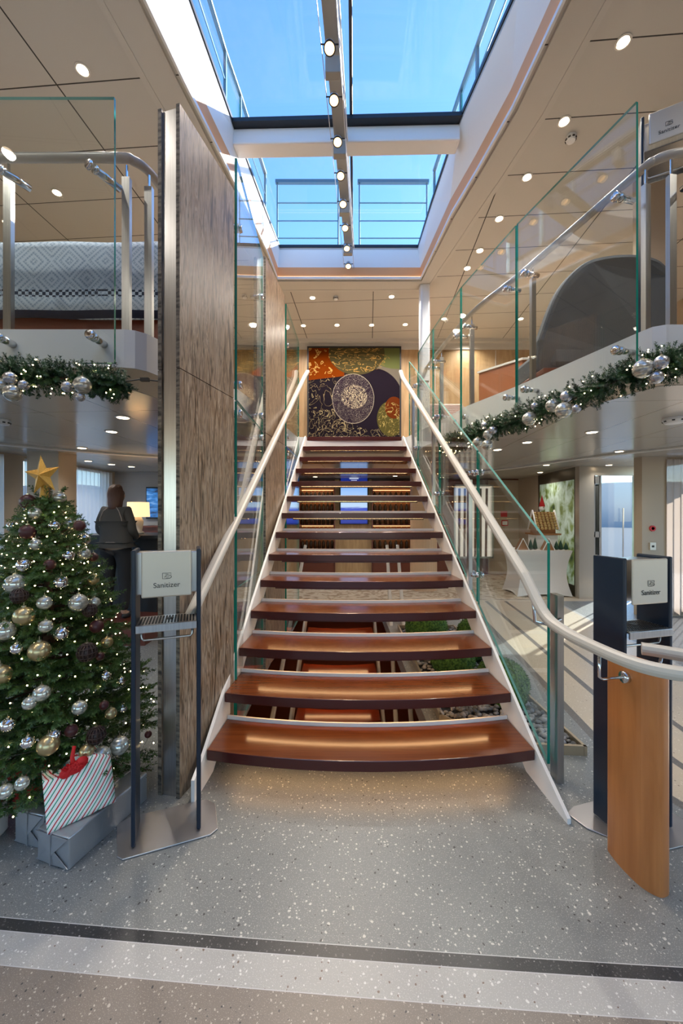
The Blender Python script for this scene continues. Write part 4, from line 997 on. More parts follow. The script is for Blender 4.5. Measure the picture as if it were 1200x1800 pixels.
# ------------------------------------------------------------------ wine wall behind the stairs
wc = []
def cabinet(x0, x1, label, gname, rows=6, cols=8):
    r = thing('wine_cabinet', ((x0+x1)/2, 9.3, 0), label, 'cabinet'); y = 9.42
    m = MB(); m.box(((x0+x1)/2, y, 1.16), (x1-x0, .04, 2.2)); m.build('back_panel', mat('lit_'+gname.split()[0], (.42, .17, .05), .4), r)
    m = MB()
    for x in (x0+.015, x1-.015): m.box((x, y-.14, 1.16), (.03, .28, 2.2))
    m.box(((x0+x1)/2, y-.14, 2.25), (x1-x0, .28, .04)); m.build('frame', darkwood, r)
    zs = [.35+i*.29 for i in range(rows)]
    for z in zs: MB().box(((x0+x1)/2, y-.13, z), (x1-x0-.06, .22, .02)).build('shelf', darkwood, r)
    m = MB(); m.box(((x0+x1)/2, y-.18, .17), (x1-x0-.04, .2, .30)); m.build('drawer', darkwood, r)
    for i, z in enumerate(zs[1:]): MB().box(((x0+x1)/2, y-.04, z+.26), (x1-x0-.1, .012, .008)).build('light_strip', led_w, r)
    lab = ['lowest', 'second lowest', 'third', 'fourth', 'fifth', 'top'][:rows]
    proto = None
    for i, z in enumerate(zs):
        for k_ in range(cols):
            x = lerp(x0+.08, x1-.08, k_/(cols-1)); L = 'dark wine bottle, %s from left, %s shelf, %s' % (ORD[k_], lab[i], gname)
            if proto is None:
                proto = thing('wine_bottle', (x, y-.13, z+.01), L, 'bottle', 'bottles on the %s shelf of the %s' % (lab[i], gname))
                MB().lathe((x, y-.13, z+.01), [(.036, 0), (.037, .14), (.030, .17), (.014, .19), (.014, .235)], 10).build('body', bottle_m, proto, smooth=True)
                MB().lathe((x, y-.13, z+.01), [(.015, .205), (.0155, .24), (.001, .241)], 10).build('foil', foil_m, proto)
            else:
                c_ = dup(proto, (x, y-.13, z+.01), label=L); c_['group'] = 'bottles on the %s shelf of the %s' % (lab[i], gname)
cabinet(-1.02, -.15, 'glass-fronted wine cabinet left of the blue screen behind the stairs', 'left wine cabinet')
cabinet(.72, 1.78, 'glass-fronted wine cabinet right of the blue screen behind the stairs', 'right wine cabinet')
m = MB(); m.box((.28, 9.36, 1.16), (.88, .16, 2.32)); struct(m.build('wall_panel_centre', woodw))
tv = thing('display_screen', (.30, 9.25, 1.23), 'tall blue sea-picture screen on the oak panel behind the stairs', 'screen')
m = MB(); m.box((.30, 9.26, 1.83), (.70, .04, 1.20)); m.build('bezel', black, tv); m = MB(); m.box((.30, 9.235, 1.83), (.64, .01, 1.16)); o = m.build('picture', screen, tv)
m = MB(); m.box((.30, 9.228, 2.33), (.22, .002, .018)); m.box((.30, 9.228, 2.29), (.14, .002, .012)); m.build('caption', emis('caption_white', (.7, .8, 1), .8), tv)
tv = thing('display_screen', (-1.25, 9.3, 1.2), 'narrow blue screen left of the wine cabinets behind the stairs', 'screen')
m = MB(); m.box((-1.25, 9.40, 1.75), (.44, .04, 1.1)); m.build('bezel', black, tv); m = MB(); m.box((-1.25, 9.375, 1.75), (.40, .01, 1.06)); m.build('picture', screen, tv)
m = MB(); m.box((2.3, 9.38, 1.16), (.9, .1, 2.32)); o = m.build('wood_cupboard', darkwood, bevel=.004); tag(o, 'dark red wooden cupboard doors right of the wine cabinets', 'cupboard')
# birch niche
bn = thing('birch_niche', (3.15, 9.3, 0), 'bright framed niche with upright birch logs beyond the stair glass', 'wall niche')
m = MB(); m.box((3.2, 9.40, 1.30), (.9, .03, 1.7)); m.build('back', emis('niche_glow', (1, .9, .75), .55), bn)
m = MB(); m.box((2.74, 9.36, 1.3), (.04, .12, 1.78)); m.box((3.66, 9.36, 1.3), (.04, .12, 1.78)); m.box((3.2, 9.36, 2.17), (.96, .12, .04)); m.box((3.2, 9.36, .43), (.96, .12, .04)); m.build('frame', steel, bn)
for i in range(6): MB().tube([(2.85+i*.13, 9.33, .45), (2.86+i*.13+.02*math.sin(i*3), 9.33, 2.1)], .028, 10).build('birch_log', mat('birch%d' % i, (.20, .12, .08), .8) if i == 0 else MATS['birch0'], bn)
# exit signs on beige wall
for (x, z, c_, lab) in ((3.98, 1.48, signred, 'small red fire sign on the beige wall left of the onyx panel'), (4.0, 1.26, signred, 'small white and red notice below the red fire sign')):
    m = MB(); m.box((x, 9.43, z), (.16, .01, .14)); o = m.build('safety_sign', c_); tag(o, lab, 'sign')
    if z < 1.3: MB().box((x, 9.422, z), (.12, .004, .09)).build('sign_face', icing, o)
m = MB(); m.box((4.02, 9.44, 1.16), (.84, .02, 2.3)); struct(m.build('wall_panel_beige', wall_b))

# ------------------------------------------------------------------ table with gingerbread
tb = thing('covered_table', (3.55, 7.3, 0), 'table under a white stretch cloth in front of the onyx panel', 'table')
def stretch(cx, cy, hw, hd, h):
    m = MB(); N = 16; rows = 14; seg = []
    def outline(hw, hd, pinch):
        P = []
        cs = [(-1, -1), (1, -1), (1, 1), (-1, 1)]
        for c_ in range(4):
            a, b = cs[c_], cs[(c_+1) % 4]
            for i in range(N):
                t = i/N; x = lerp(a[0], b[0], t)*hw; y = lerp(a[1], b[1], t)*hd
                k = 1-pinch*math.sin(PI*t)**1.0; P.append((x*1.0 if abs(a[0]-b[0]) > 0 else x*k, y*k if abs(a[0]-b[0]) > 0 else y))
        return P
    vs = []
    for r in range(rows+1):
        z = h*r/rows; t = r/rows; w_ = math.sin(PI*t); s_ = 1-.16*w_
        P = outline(hw*s_, hd*s_, .05*(1-t)+.08*w_)
        lift = [(.04*math.sin(PI*(i % N)/N) if r == 0 else 0) for i in range(4*N)]
        vs += [(cx+p_[0], cy+p_[1], z+.004+lift[i]) for i, p_ in enumerate(P)]
    n = 4*N
    m.add(vs, [(r*n+i, r*n+(i+1) % n, (r+1)*n+(i+1) % n, (r+1)*n+i) for r in range(rows) for i in range(n)]+[tuple(range(rows*n, (rows+1)*n))])
    return m
stretch(3.66, 7.25, .50, .33, .83).build('tablecloth', cloth, tb, smooth=False)
TT = .836
gh = thing('gingerbread_house', (3.87, 7.4, TT), 'large gingerbread house with candy-tiled roof on the white table', 'gingerbread house')
m = MB(); m.box((3.87, 7.4, TT+.13), (.40, .34, .26)); m.build('plinth', icing, gh, bevel=.01)
m = MB(); m.box((3.87, 7.4, TT+.275), (.48, .42, .03)); m.build('tray', ginger, gh)
m = MB(); m.prism([(3.69, 7.28), (4.05, 7.28), (4.05, 7.52), (3.69, 7.52)], TT+.29, TT+.40)
zb = TT+.40
m.add([(3.69, 7.28, zb), (3.69, 7.52, zb), (4.05, 7.52, zb), (4.05, 7.28, zb), (3.71, 7.4, zb+.30), (4.03, 7.4, zb+.30)], [(0, 1, 4), (2, 3, 5), (0, 4, 5, 3), (1, 2, 5, 4)])
m.build('walls', ginger, gh)
m = MB()
for s_ in (-1, 1):
    for r in range(7):
        for c_ in range(6):
            t = (r+.3)/7; m.ball((3.69+.07*c_+.015, 7.4+s_*(.16*(1-t)+.012), zb+.33*t-.03), .030, 8, 0, (1, .6, 1))
m.build('roof_candy', candy, gh, smooth=True)
m = MB()
for x in (3.67, 4.09):
    m.tube([(x, 7.22, zb-.05), (x, 7.4, zb+.33)], .014, 8); m.tube([(x, 7.58, zb-.05), (x, 7.4, zb+.33)], .014, 8)
m.build('icing_trim', icing, gh, smooth=True)
sn = thing('santa_gnome', (3.85, 7.4, zb+.32), 'small gnome in a tall red hat on the gingerbread house roof', 'figurine')
m = MB(); m.ball((3.85, 7.39, zb+.37), .055, 12); m.build('beard', icing, sn, smooth=True); m = MB(); m.lathe((3.85, 7.39, zb+.40), [(.055, 0), (.035, .08), (.012, .17), (.001, .22)], 14); m.build('hat', santa, sn, smooth=True)
m = MB(); m.ball((3.85, 7.335, zb+.385), .014, 8); m.build('nose', skin, sn, smooth=True)
def small_house(x, y, lab):
    r = thing('gingerbread_cottage', (x, y, TT), lab, 'gingerbread house')
    m = MB(); m.add([(x-.1, y-.06, TT), (x-.1, y+.06, TT), (x+.1, y+.06, TT), (x+.1, y-.06, TT), (x, y-.06, TT+.20), (x, y+.06, TT+.20)], [(0, 3, 4), (1, 5, 2), (0, 4, 5, 1), (3, 2, 5, 4), (0, 1, 2, 3)]); m.build('walls', ginger, r)
    m = MB(); m.tube([(x-.11, y-.068, TT), (x, y-.068, TT+.21), (x+.11, y-.068, TT)], .010, 8); m.build('icing_trim', icing, r, smooth=True)
small_house(3.33, 7.12, 'small triangular gingerbread cottage at the left of the white table')
small_house(3.76, 7.04, 'small gingerbread cottage in front of the large gingerbread house')
tm = mat('bottle_brush_green', (.02, .06, .035), .9); t0 = None
for i, (x, y, h_, lab) in enumerate(((3.22, 7.4, .18, 'at the far left end of the table'), (3.47, 7.06, .20, 'just right of the small left cottage'), (3.57, 7.1, .23, 'in front of the big gingerbread house'), (3.93, 7.04, .17, 'left of the three at the right table end'), (4.02, 7.06, .18, 'middle of the three at the right table end'), (4.10, 7.03, .14, 'rightmost at the right table end'))):
    r = thing('toy_fir_tree', (x, y, TT), 'little dark green toy fir tree '+lab, 'toy tree', 'toy fir trees on the white table')
    MB().lathe((x, y, TT), [(.008, 0), (.045, .02), (.036, h_*.35), (.026, h_*.6), (.001, h_)], 10).build('foliage', tm, r, smooth=True); MB().lathe((x, y, TT), [(.02, 0), (.02, .012)], 10).build('base', ginger, r)

# ------------------------------------------------------------------ hand sanitizer stands
plate_m = mat('floor_plate_steel', (.42, .41, .42), .3, .8)
def sanitizer(loc, rz, height, label, basepoly):
    r = thing('sanitizer_stand', (0, 0, 0), label, 'sanitizer stand'); hw = .139
    for s_ in (-1, 1):
        m = MB(); m.box((s_*hw, 0, height/2+.006), (.020, .165, height-.012)); m.build('side_panel', navy, r, bevel=.006)
    m = MB(); m.box((0, .02, height-.115), (2*hw, .10, .20)); m.build('dispenser', steel, r, bevel=.006)
    m = MB(); m.box((0, -.085, height-.112), (.212, .012, .212)); pl_ = m.build('sign_plate', champ, r, bevel=.006)
    zc_ = height-.145; yf = -.0925
    tcu = bpy.data.curves.new('t', 'FONT'); tcu.body = 'Sanitizer'; tcu.size = .033; tcu.align_x = 'CENTER'; tcu.extrude = .0004
    to_ = bpy.data.objects.new('t', tcu); COL.objects.link(to_); bpy.context.view_layer.update()
    me = bpy.data.meshes.new_from_object(to_); bpy.data.objects.remove(to_)
    me.transform(Matrix.Rotation(PI/2, 4, 'X')); me.transform(Matrix.Translation((0, yf, zc_-.028)))
    me.materials.clear(); me.materials.append(ink); lo = bpy.data.objects.new('lettering', me); COL.objects.link(lo); lo.parent = pl_; ORG[lo.name] = Vector()
    m = MB(); z0 = zc_+.012
    m.tube([(-.018, yf, z0+.026), (-.018, yf, z0), (.004, yf, z0)], .0009, 5); m.tube([(-.018, yf, z0+.026), (.018, yf, z0+.026), (.018, yf, z0+.016)], .0009, 5)
    m.tube(curve_pts([(-.010, yf, z0+.006), (.0, yf, z0+.016), (.014, yf, z0+.014), (.020, yf, z0+.007), (.012, yf, z0+.001), (-.004, yf, z0+.001)], 4), .0011, 5)
    m.tube(curve_pts([(-.004, yf, z0+.008), (.004, yf, z0+.007), (.010, yf, z0+.009)], 4), .0009, 5)
    m.tube([(-.006, yf, z0+.021), (.006, yf, z0+.021)], .0009, 5); m.build('hand_symbol', ink, pl_)
    zt = height-.345
    m = MB(); m.box((0, -.01, zt), (2*hw-.02, .17, .010)); m.box((0, -.092, zt-.013), (2*hw-.02, .008, .034)); m.box((0, .075, zt-.013), (2*hw-.02, .008, .034)); ty = m.build('drip_tray', steel, r, bevel=.002)
    m = MB()
    for i in range(18):
        for j in range(9):
            m.box((-.115+i*.0135, -.075+j*.0155, zt+.006), (.008, .008, .002))
    m.lathe((.01, 0, zt+.006), [(.016, 0), (.016, .002)], 14)
    m.build('grate_holes', black, ty)
    m = MB(); m.tube([(-.11, -.05, zt-.03), (-.11, -.05, zt-.065), (-.10, -.05, zt-.075), (.10, -.05, zt-.075), (.11, -.05, zt-.065), (.11, -.05, zt-.03)], .006, 8); m.build('towel_bar', steel, r, smooth=True)
    m = MB(); n = len(basepoly); m.prism(basepoly, 0.001, .008); m.build('base_plate', plate_m, r, bevel=.002)
    r.location = loc; r.rotation_euler = (0, 0, rz); return r
bp = [(-.235, .10), (-.20, -.10), (-.175, -.125), (.19, -.125), (.225, -.10), (.22, .07), (.18, .12), (-.18, .13)]
# centre of the left stand: front edges at (-.94,1.738) and (-.682,1.837)
a0 = math.atan2(.099, .258); cen = Vector((-.811, 1.7875))+Vector((-math.sin(a0), math.cos(a0)))*.0825
sanitizer((cen.x, cen.y, 0), a0, 1.355, 'hand sanitizer stand with two navy uprights in front of the stone pillar', bp)
sanitizer((1.430, 1.894, 0), .245, 1.315, 'hand sanitizer stand with navy uprights behind the wooden pedestal at right', [(-.27, .12), (-.25, .02), (-.10, -.16), (.20, -.17), (.26, -.10), (.24, .14), (.15, .16), (-.2, .15)])

sanitizer((2.24, 2.66, Z2), -.5, 1.60, 'third hand sanitizer stand, upstairs behind the right balcony posts', [(-.2, -.12), (.2, -.12), (.2, .12), (-.2, .12)])

# ------------------------------------------------------------------ gifts
def gift(c, dims, rz, mt, name, label, tilt=(0, 0), flaps=True, seed=0):
    r = thing(name, c, label, 'gift'); rr = random.Random(seed)
    import bmesh
    b = bmesh.new(); bmesh.ops.create_cube(b, size=1)
    bmesh.ops.subdivide_edges(b, edges=b.edges, cuts=7, use_grid_fill=True)
    for v_ in b.verts:
        p = v_.co; q = Vector((p.x*dims[0], p.y*dims[1], (p.z+.5)*dims[2]))
        nn = noise.noise(Vector((q.x*14, q.y*14, q.z*14+seed)))*.004
        e = 1-.02*(abs(p.x)*abs(p.y)*4); v_.co = Vector((q.x*e, q.y*e, max(q.z+nn, 0 if p.z < -.49 else q.z+nn)))
    me = bpy.data.meshes.new('wrapping'); b.to_mesh(me); b.free(); me.materials.append(mt)
    o = bpy.data.objects.new('wrapping', me); COL.objects.link(o); o.parent = r; ORG[o.name] = Vector(c)
    bv = o.modifiers.new('b', 'BEVEL'); bv.width = .006; bv.segments = 2; bv.angle_limit = .8
    if flaps:
        m = MB(); x, y, z = dims[0]/2, dims[1]/2+.002, dims[2]
        m.add([(-x*.98, -y, z*.98), (x*.98, -y, z*.98), (.0, -y-.004, z*.35)], [(0, 1, 2)]); m.add([(-x*.98, -y, .01), (x*.98, -y, .01), (.0, -y-.006, z*.62)], [(0, 1, 2)])
        f_ = m.build('end_flap', mt, None, org=(0, 0, 0), fixn=False); f_.parent = r
        sol = f_.modifiers.new('s', 'SOLIDIFY'); sol.thickness = .002
        m = MB(); m.tube([(0, -y-.006, .01), (0, -y-.006, z), (0, 0, z+.006), (0, y, z+.004)], .003, 6); f_ = m.build('ribbon', mt, None, org=(0, 0, 0)); f_.parent = r
    r.rotation_euler = (tilt[0], tilt[1], rz); return r
g1 = gift((-1.187, 1.872, 0), (.19, .44, .14), math.radians(-17), silverpaper, 'gift_box', 'long silver wrapped gift box in front under the striped present', seed=1)
g2 = gift((-1.395, 1.905, 0), (.175, .30, .155), math.radians(-14), silverpaper, 'gift_box', 'silver wrapped gift box half hidden behind the front silver one', seed=5)
g3 = gift((-1.665, 1.80, 0), (.12, .12, .24), .1, floralp, 'gift_box', 'white gift with small red and green flowers at the left edge', flaps=False, seed=9)
g5 = gift((-1.72, 2.02, 0), (.30, .12, .20), .05, redp, 'gift_box', 'small dark red gift behind the flowered one at left edge', flaps=False, seed=11)
# striped soft present leaning
sp = thing('striped_present', (-1.205, 1.785, .142), 'red, green and white striped present with red velvet bow lying on the silver box', 'gift')
import bmesh
b = bmesh.new(); bmesh.ops.create_cube(b, size=1); bmesh.ops.subdivide_edges(b, edges=b.edges, cuts=9, use_grid_fill=True)
for v_ in b.verts:
    p = v_.co; wz = .86+.14*math.cos(p.x*3.0); q = Vector((p.x*.26, p.y*.12, (p.z+.5)*.225*(1-.10*abs(p.x)*2)))
    q.y += .05*(p.z+.5)*.8
    q.z += .018*math.sin(p.x*7)*(p.z+.5)+.006*noise.noise(Vector((p.x*6, p.y*6, p.z*6)))
    q.y -= .012*math.cos(p.x*PI)*math.cos(p.z*PI)*(1 if p.y < 0 else -1)
    v_.co = q
me = bpy.data.meshes.new('wrapping'); b.to_mesh(me); b.free(); me.materials.append(stripe); me.polygons.foreach_set('use_smooth', [True]*len(me.polygons))
o = bpy.data.objects.new('wrapping', me); COL.objects.link(o); o.parent = sp
m = MB(); m.ball((0, 0, 0), .055, 14, 0, (1.3, .5, .6)); m.ball((.05, .0, .02), .035, 12, 0, (1.2, .6, .8)); m.ball((-.05, -.0, -.01), .035, 12, 0, (1.2, .6, .8)); m.tube([(0, 0, .0), (-.005, .01, .06), (.015, .02, .115)], [.018, .014, .012], 8)
bw = m.build('bow', redp, None, org=(0, 0, 0), smooth=True, fixn=False); bw.parent = sp; bw.location = (-.015, -.03, .215); bw.scale = (.62, .62, .8)
rr = random.Random(5); m = MB()
for _ in range(500):
    a, e = rr.uniform(0, 2*PI), rr.uniform(-.3, 1.2); n_ = Vector((math.cos(a)*math.cos(e)*1.3, math.sin(a)*math.cos(e)*.5, math.sin(e)*.6)); p = n_*.055; t_ = Vector((rr.uniform(-1, 1), rr.uniform(-1, 1), rr.uniform(-1, 1)))*.004
    m.add([p-t_, p+t_, p*1.25+Vector((rr.uniform(-1, 1), 0, rr.uniform(-1, 1)))*.006], [(0, 1, 2)])
fz = m.build('fringe', redp, None, org=(0, 0, 0), fixn=False); fz.parent = bw
sp.rotation_euler = (math.radians(-6), math.radians(-4), math.radians(40))

# ------------------------------------------------------------------ Christmas tree
TC = Vector((-1.63, 2.14)); TH = 1.70; TR0 = .63
def tree_r(z): return max(.03, TR0*(1-(z/TH))**.78*(1 if z > .25 else .9+.1*z/.25))
def needles(m, p0, p1, rad, dens, rr, L=.025, w_=.0023):
    p0, p1 = Vector(p0), Vector(p1); d = p1-p0; ln = d.length; d.normalize(); n = max(3, int(ln*dens))
    a = d.orthogonal().normalized(); b_ = d.cross(a)
    for i in range(n):
        s = rr.random()*ln; th = rr.uniform(0, 2*PI); o_ = a*math.cos(th)+b_*math.sin(th); base = p0+d*s
        tip = base+(o_*.82+d*.55).normalized()*L*rr.uniform(.7, 1.15)*(1-.35*s/ln); sd_ = d.cross(o_).normalized()*w_
        mid = base.lerp(tip, .5)
        k = len(m.v); m.v += [tuple(base), tuple(mid+sd_), tuple(tip), tuple(mid-sd_)]; m.f.append((k, k+1, k+2, k+3)); m.m.append(0)
tree = thing('christmas_tree', (TC.x, TC.y, 0), 'decorated fir Christmas tree with lights and baubles left of the stone pillar', 'christmas tree')
rr = random.Random(11); fm = MB(); wm = MB()
wm.tube([(TC.x, TC.y, 0.0), (TC.x, TC.y, TH*.98)], [.05, .008], 10)
nb = 185
for i in range(nb):
    t = (i+.5)/nb; z = .20+(TH-.25)*(t**.85); a = i*2.399963+rr.uniform(-.2, .2)
    R = tree_r(z)*rr.uniform(.88, 1.10)+.02; up = lerp(-.05, .55, t)
    o_ = Vector((math.cos(a), math.sin(a), 0)); p0 = Vector((TC.x, TC.y, z-.04)); p1 = p0+o_*R+Vector((0, 0, up*R-.04)); pm = p0.lerp(p1, .5)+Vector((0, 0, -.02))
    if a % (2*PI) < PI*.9 and a % (2*PI) > .1*PI and i % 2: dens = 500
    else: dens = 1050
    wm.tube([p0, pm, p1], [.007, .005, .002], 5)
    side = Vector((-o_.y, o_.x, 0))
    needles(fm, pm, p1, 0, dens*.8, rr); needles(fm, p0.lerp(pm, .4), pm, 0, dens*.4, rr)
    ns = int(4+R*14)
    for k in range(ns):
        s = lerp(.28, .97, k/ns); q = p0.lerp(p1, s) if s > .5 else p0.lerp(pm, s*2); sg = 1 if k % 2 else -1; L = R*.42*(1.15-s)+.055
        q2 = q+(o_*.72+side*sg*.75+Vector((0, 0, rr.uniform(-.15, .25)))).normalized()*L
        needles(fm, q, q2, 0, dens*.75, rr)
        if L > .13:
            for h_ in (.45, .7): q3 = q.lerp(q2, h_); needles(fm, q3, q3+(o_*.9+side*sg*rr.uniform(-.5, .6)+Vector((0, 0, rr.uniform(-.1, .3)))).normalized()*L*.45, 0, dens*.75, rr)
for k in range(6): a = k*1.05; needles(fm, (TC.x, TC.y, TH-.16), (TC.x+.09*math.cos(a), TC.y+.09*math.sin(a), TH-.03), 0, 900, rr)
wm.build('trunk', bark, tree, smooth=True, fixn=False)
fm.build('foliage', fir, tree, fixn=False)
def tree_hit(px, py, depth=0):
    d = 1.3
    while d < 3.2:
        p = at(px, py, d); r = math.hypot(p.x-TC.x, p.y-TC.y)
        if 0 < p.z < TH and r < tree_r(p.z)*1.0: return p, d
        d += .01
    p = at(px, py, TC.y-.05); return p, TC.y-.05
# star
star = thing('star_topper', (TC.x, TC.y, TH-.04), 'gold glitter star on top of the Christmas tree', 'star')
m = MB(); c0 = at(75, 836, TC.y-.06); R1, R2 = .10, .042; vs = []
tilt = .12
for i in range(10):
    a = PI/2+i*PI/5+tilt; r = R1 if i % 2 == 0 else R2; vs.append((c0.x+math.cos(a)*r, c0.y, c0.z+math.sin(a)*r*1.12))
vs += [(c0.x, c0.y-.03, c0.z), (c0.x, c0.y+.03, c0.z)]
m.add(vs, [(i, (i+1) % 10, 10) for i in range(10)]+[((i+1) % 10, i, 11) for i in range(10)]); m.build('star', star_m, star)
m = MB(); m.lathe((TC.x, TC.y-.03, TH-.09), [(.022, 0), (.014, .10)], 10); m.build('socket', star_m, star)
# baubles
KINDS = {
 'burgundy': ('matte burgundy', b_burg, [(52, 882, 15), (51, 935, 15), (142, 924, 11), (90, 992, 11), (166, 979, 9), (172, 1100, 13), (178, 1152, 8), (185, 1238, 9), (128, 1282, 12), (262, 1289, 7)]),
 'pearl': ('pearly white glass', b_pearl, [(107, 875, 12), (64, 902, 12), (125, 921, 12), (65, 957, 12), (150, 973, 12), (30, 1026, 20), (81, 1059, 14), (140, 1059, 18), (168, 1058, 11), (83, 1100, 13), (4, 950, 9), (12, 1108, 19), (76, 1217, 16), (55, 1234, 13), (142, 1242, 14), (181, 1325, 17), (212, 1309, 18), (13, 1388, 14), (42, 1374, 13)]),
 'mirror': ('mirror silver', b_silver, [(98, 924, 11), (24, 925, 10), (150, 948, 12), (122, 976, 12), (45, 993, 14), (110, 1023, 14), (110, 1113, 14), (33, 1139, 12), (188, 1187, 10), (17, 1272, 14), (52, 1302, 13), (217, 1243, 9), (215, 1195, 8), (98, 1290, 12)]),
 'gold': ('champagne gold', b_gold, [(45, 1082, 19), (72, 1143, 20), (4, 1185, 20), (88, 1307, 20), (197, 1252, 11), (155, 1318, 14), (166, 1018, 11), (190, 1128, 11)]),
 'lattice': ('dark brown openwork', b_brown, [(155, 1145, 18), (37, 1046, 15), (171, 1290, 17), (160, 1072, 13)]),
}
cap_m = mat('bauble_cap', (.6, .55, .4), .3, 1)
def bauble(p, r, mt, fin, label, group, name='bauble'):
    t_ = thing(name, p, label, 'bauble', group); p = Vector(p)
    if mt is b_brown:
        m = MB(); m.ball(p, r*.88, 16)
        for k in range(7):
            th = k*PI/7; m.tube([p+Vector((math.cos(th)*math.sin(a), math.sin(th)*math.sin(a), math.cos(a)))*r for a in [i*PI/10 for i in range(21)]], r*.07, 5)
        for k in range(1, 6):
            ph = k*PI/6; m.tube([p+Vector((math.cos(a)*math.sin(ph), math.sin(a)*math.sin(ph), math.cos(ph)))*r for a in [i*PI/10 for i in range(21)]], r*.07, 5)
        m.build('ball', mt, t_, smooth=True, fixn=False)
    else: MB().ball(p, r, 24).build('ball', mt, t_, smooth=True)
    MB().lathe((p.x, p.y, p.z+r*.96), [(r*.2, 0), (r*.2, r*.16), (.001, r*.18)], 10).build('cap', cap_m, t_)
    MB().tube([(p.x, p.y, p.z+r*1.1), (p.x, p.y, p.z+r*1.5)], .0012, 4).build('hook', cap_m, t_)
for kk, (fin, mt, lst) in KINDS.items():
    lst = sorted(lst, key=lambda q: q[1])
    for i, (x, y, rp) in enumerate(lst):
        p, d = tree_hit(x, y); r = rp*d/F*.86; p = p+Vector((0, -.01, 0))
        bauble(p, r, mt, fin, '%s bauble on the Christmas tree, %s from the top among the %s ones' % (fin, ORD[i], kk), '%s baubles on the tree' % fin)
# fairy lights on the tree
bulb_me = MB().ball((0, 0, 0), 0.0034, 8)
def light_string(name, pts, label, wirepts=None):
    t_ = thing(name, pts[0], label, 'fairy lights'); o0 = Vector(pts[0])
    if wirepts: MB().tube(wirepts, .0012, 4).build('wire', black, t_)
    m = MB(); m.ball(pts[0], 0.0034, 8); b0 = m.build('bulb', bulb_s, t_, smooth=True)
    for p in pts[1:100]:
        c_ = b0.copy(); COL.objects.link(c_); c_.parent = t_; c_.location = Vector(p)-o0
    if len(pts) > 100:
        m = MB()
        for p in pts[100:]: m.ball(p, 0.0034, 8)
        r_ = m.build('bulbs', bulb_s, t_, smooth=True, fixn=False); r_['kind'] = 'stuff'
rr = random.Random(21); pts = []
for i in range(420):
    t = i/420; z = .16+(TH-.30)*t**.9; a = i*2.399963*1.0+.3; R = tree_r(z)*rr.uniform(.80, 1.02)
    pts.append(Vector((TC.x+math.cos(a)*R, TC.y+math.sin(a)*R, z+rr.uniform(-.02, .02))))
pts.sort(key=lambda p: p.y)
spiral = [Vector((TC.x+math.cos(i*.35)*tree_r(.16+1.4*i/260)*.88, TC.y+math.sin(i*.35)*tree_r(.16+1.4*i/260)*.88, .16+1.4*i/260)) for i in range(260)]
light_string('fairy_lights', pts, 'warm white fairy lights wound around the Christmas tree', spiral)

# ------------------------------------------------------------------ garlands
def garland(path, r, label, n_sprig, seed):
    rr = random.Random(seed); t_ = thing('garland', path[0], label, 'garland'); P = [Vector(p) for p in path]
    MB().tube(P, .008, 6).build('stem', bark, t_)
    m = MB(); cum = []
    for i in range(n_sprig):
        s = rr.random()*(len(P)-1.001); k = int(s); p = P[k].lerp(P[k+1], s-k); ax = (P[k+1]-P[k]).normalized()
        a = ax.orthogonal().normalized(); b_ = ax.cross(a); th = rr.uniform(0, 2*PI); o_ = a*math.cos(th)+b_*math.sin(th)
        e = p+(o_+ax*rr.uniform(-.6, .6)).normalized()*r*rr.uniform(.7, 1.1)
        needles(m, p.lerp(e, .1), e, 0, 900, rr, .026, .0022)
    m.build('foliage', garl_m, t_, fixn=False)
    return P
def glights(P, r, n, label, seed):
    rr = random.Random(seed); pts = []
    for i in range(n):
        s = rr.random()*(len(P)-1.001); k = int(s); p = P[k].lerp(P[k+1], s-k); th = rr.uniform(PI*.55, PI*1.75)
        ax = (P[k+1]-P[k]).normalized(); sidev = Vector((ax.y, -ax.x, 0)).normalized()
        if sidev.y > 0 and abs(sidev.y) > .5: sidev = -sidev
        if sidev.x > 0 and abs(sidev.x) > .7: sidev = -sidev
        pts.append(p+sidev*r*.9*abs(math.cos(th))+Vector((0, 0, math.sin(th)*r*.95)))
    light_string('fairy_lights', pts, label, [p+Vector((0, -.02, .0)) for p in P])
gl_ = curve_pts([(-2.55, 2.26, 2.34), (-2.1, 2.25, 2.335), (-1.75, 2.25, 2.32), (-1.45, 2.26, 2.30), (-1.28, 2.27, 2.285)], 8)
Pl = garland(gl_, .115, 'green fir garland hung along the left balcony edge', 620, 31)
glights(Pl, .10, 48, 'warm fairy lights in the left balcony garland', 33)
gr_ = curve_pts([(2.75, 2.20, 2.42), (2.2, 2.20, 2.415), (1.92, 2.22, 2.40), (1.74, 2.42, 2.36), (1.60, 2.85, 2.32), (1.44, 3.35, 2.31), (1.30, 3.75, 2.29), (1.20, 4.05, 2.26), (1.16, 4.25, 2.26)], 8)
Pr = garland(gr_, .125, 'green fir garland hung along the curved right balcony edge', 1300, 32)
glights(Pr, .115, 95, 'warm fairy lights in the right balcony garland', 34)
m = MB(); m.tube([(-1.28, 2.27, 2.30), (-1.20, 2.29, 2.32), (-1.10, 2.32, 2.32), (-1.02, 2.38, 2.37)], .004, 6); m.box((-1.17, 2.29, 2.318), (.05, .02, .02)); tag(m.build('power_cable', black), 'black cable with connector at the right end of the left garland', 'cable')
GB = [(18, 665, 13, 's'), (22, 691, 17, 'p'), (42, 677, 10, 's'), (2, 678, 13, 'p'), (118, 680, 11, 's'), (145, 677, 17, 'p'), (141, 698, 9, 's')]
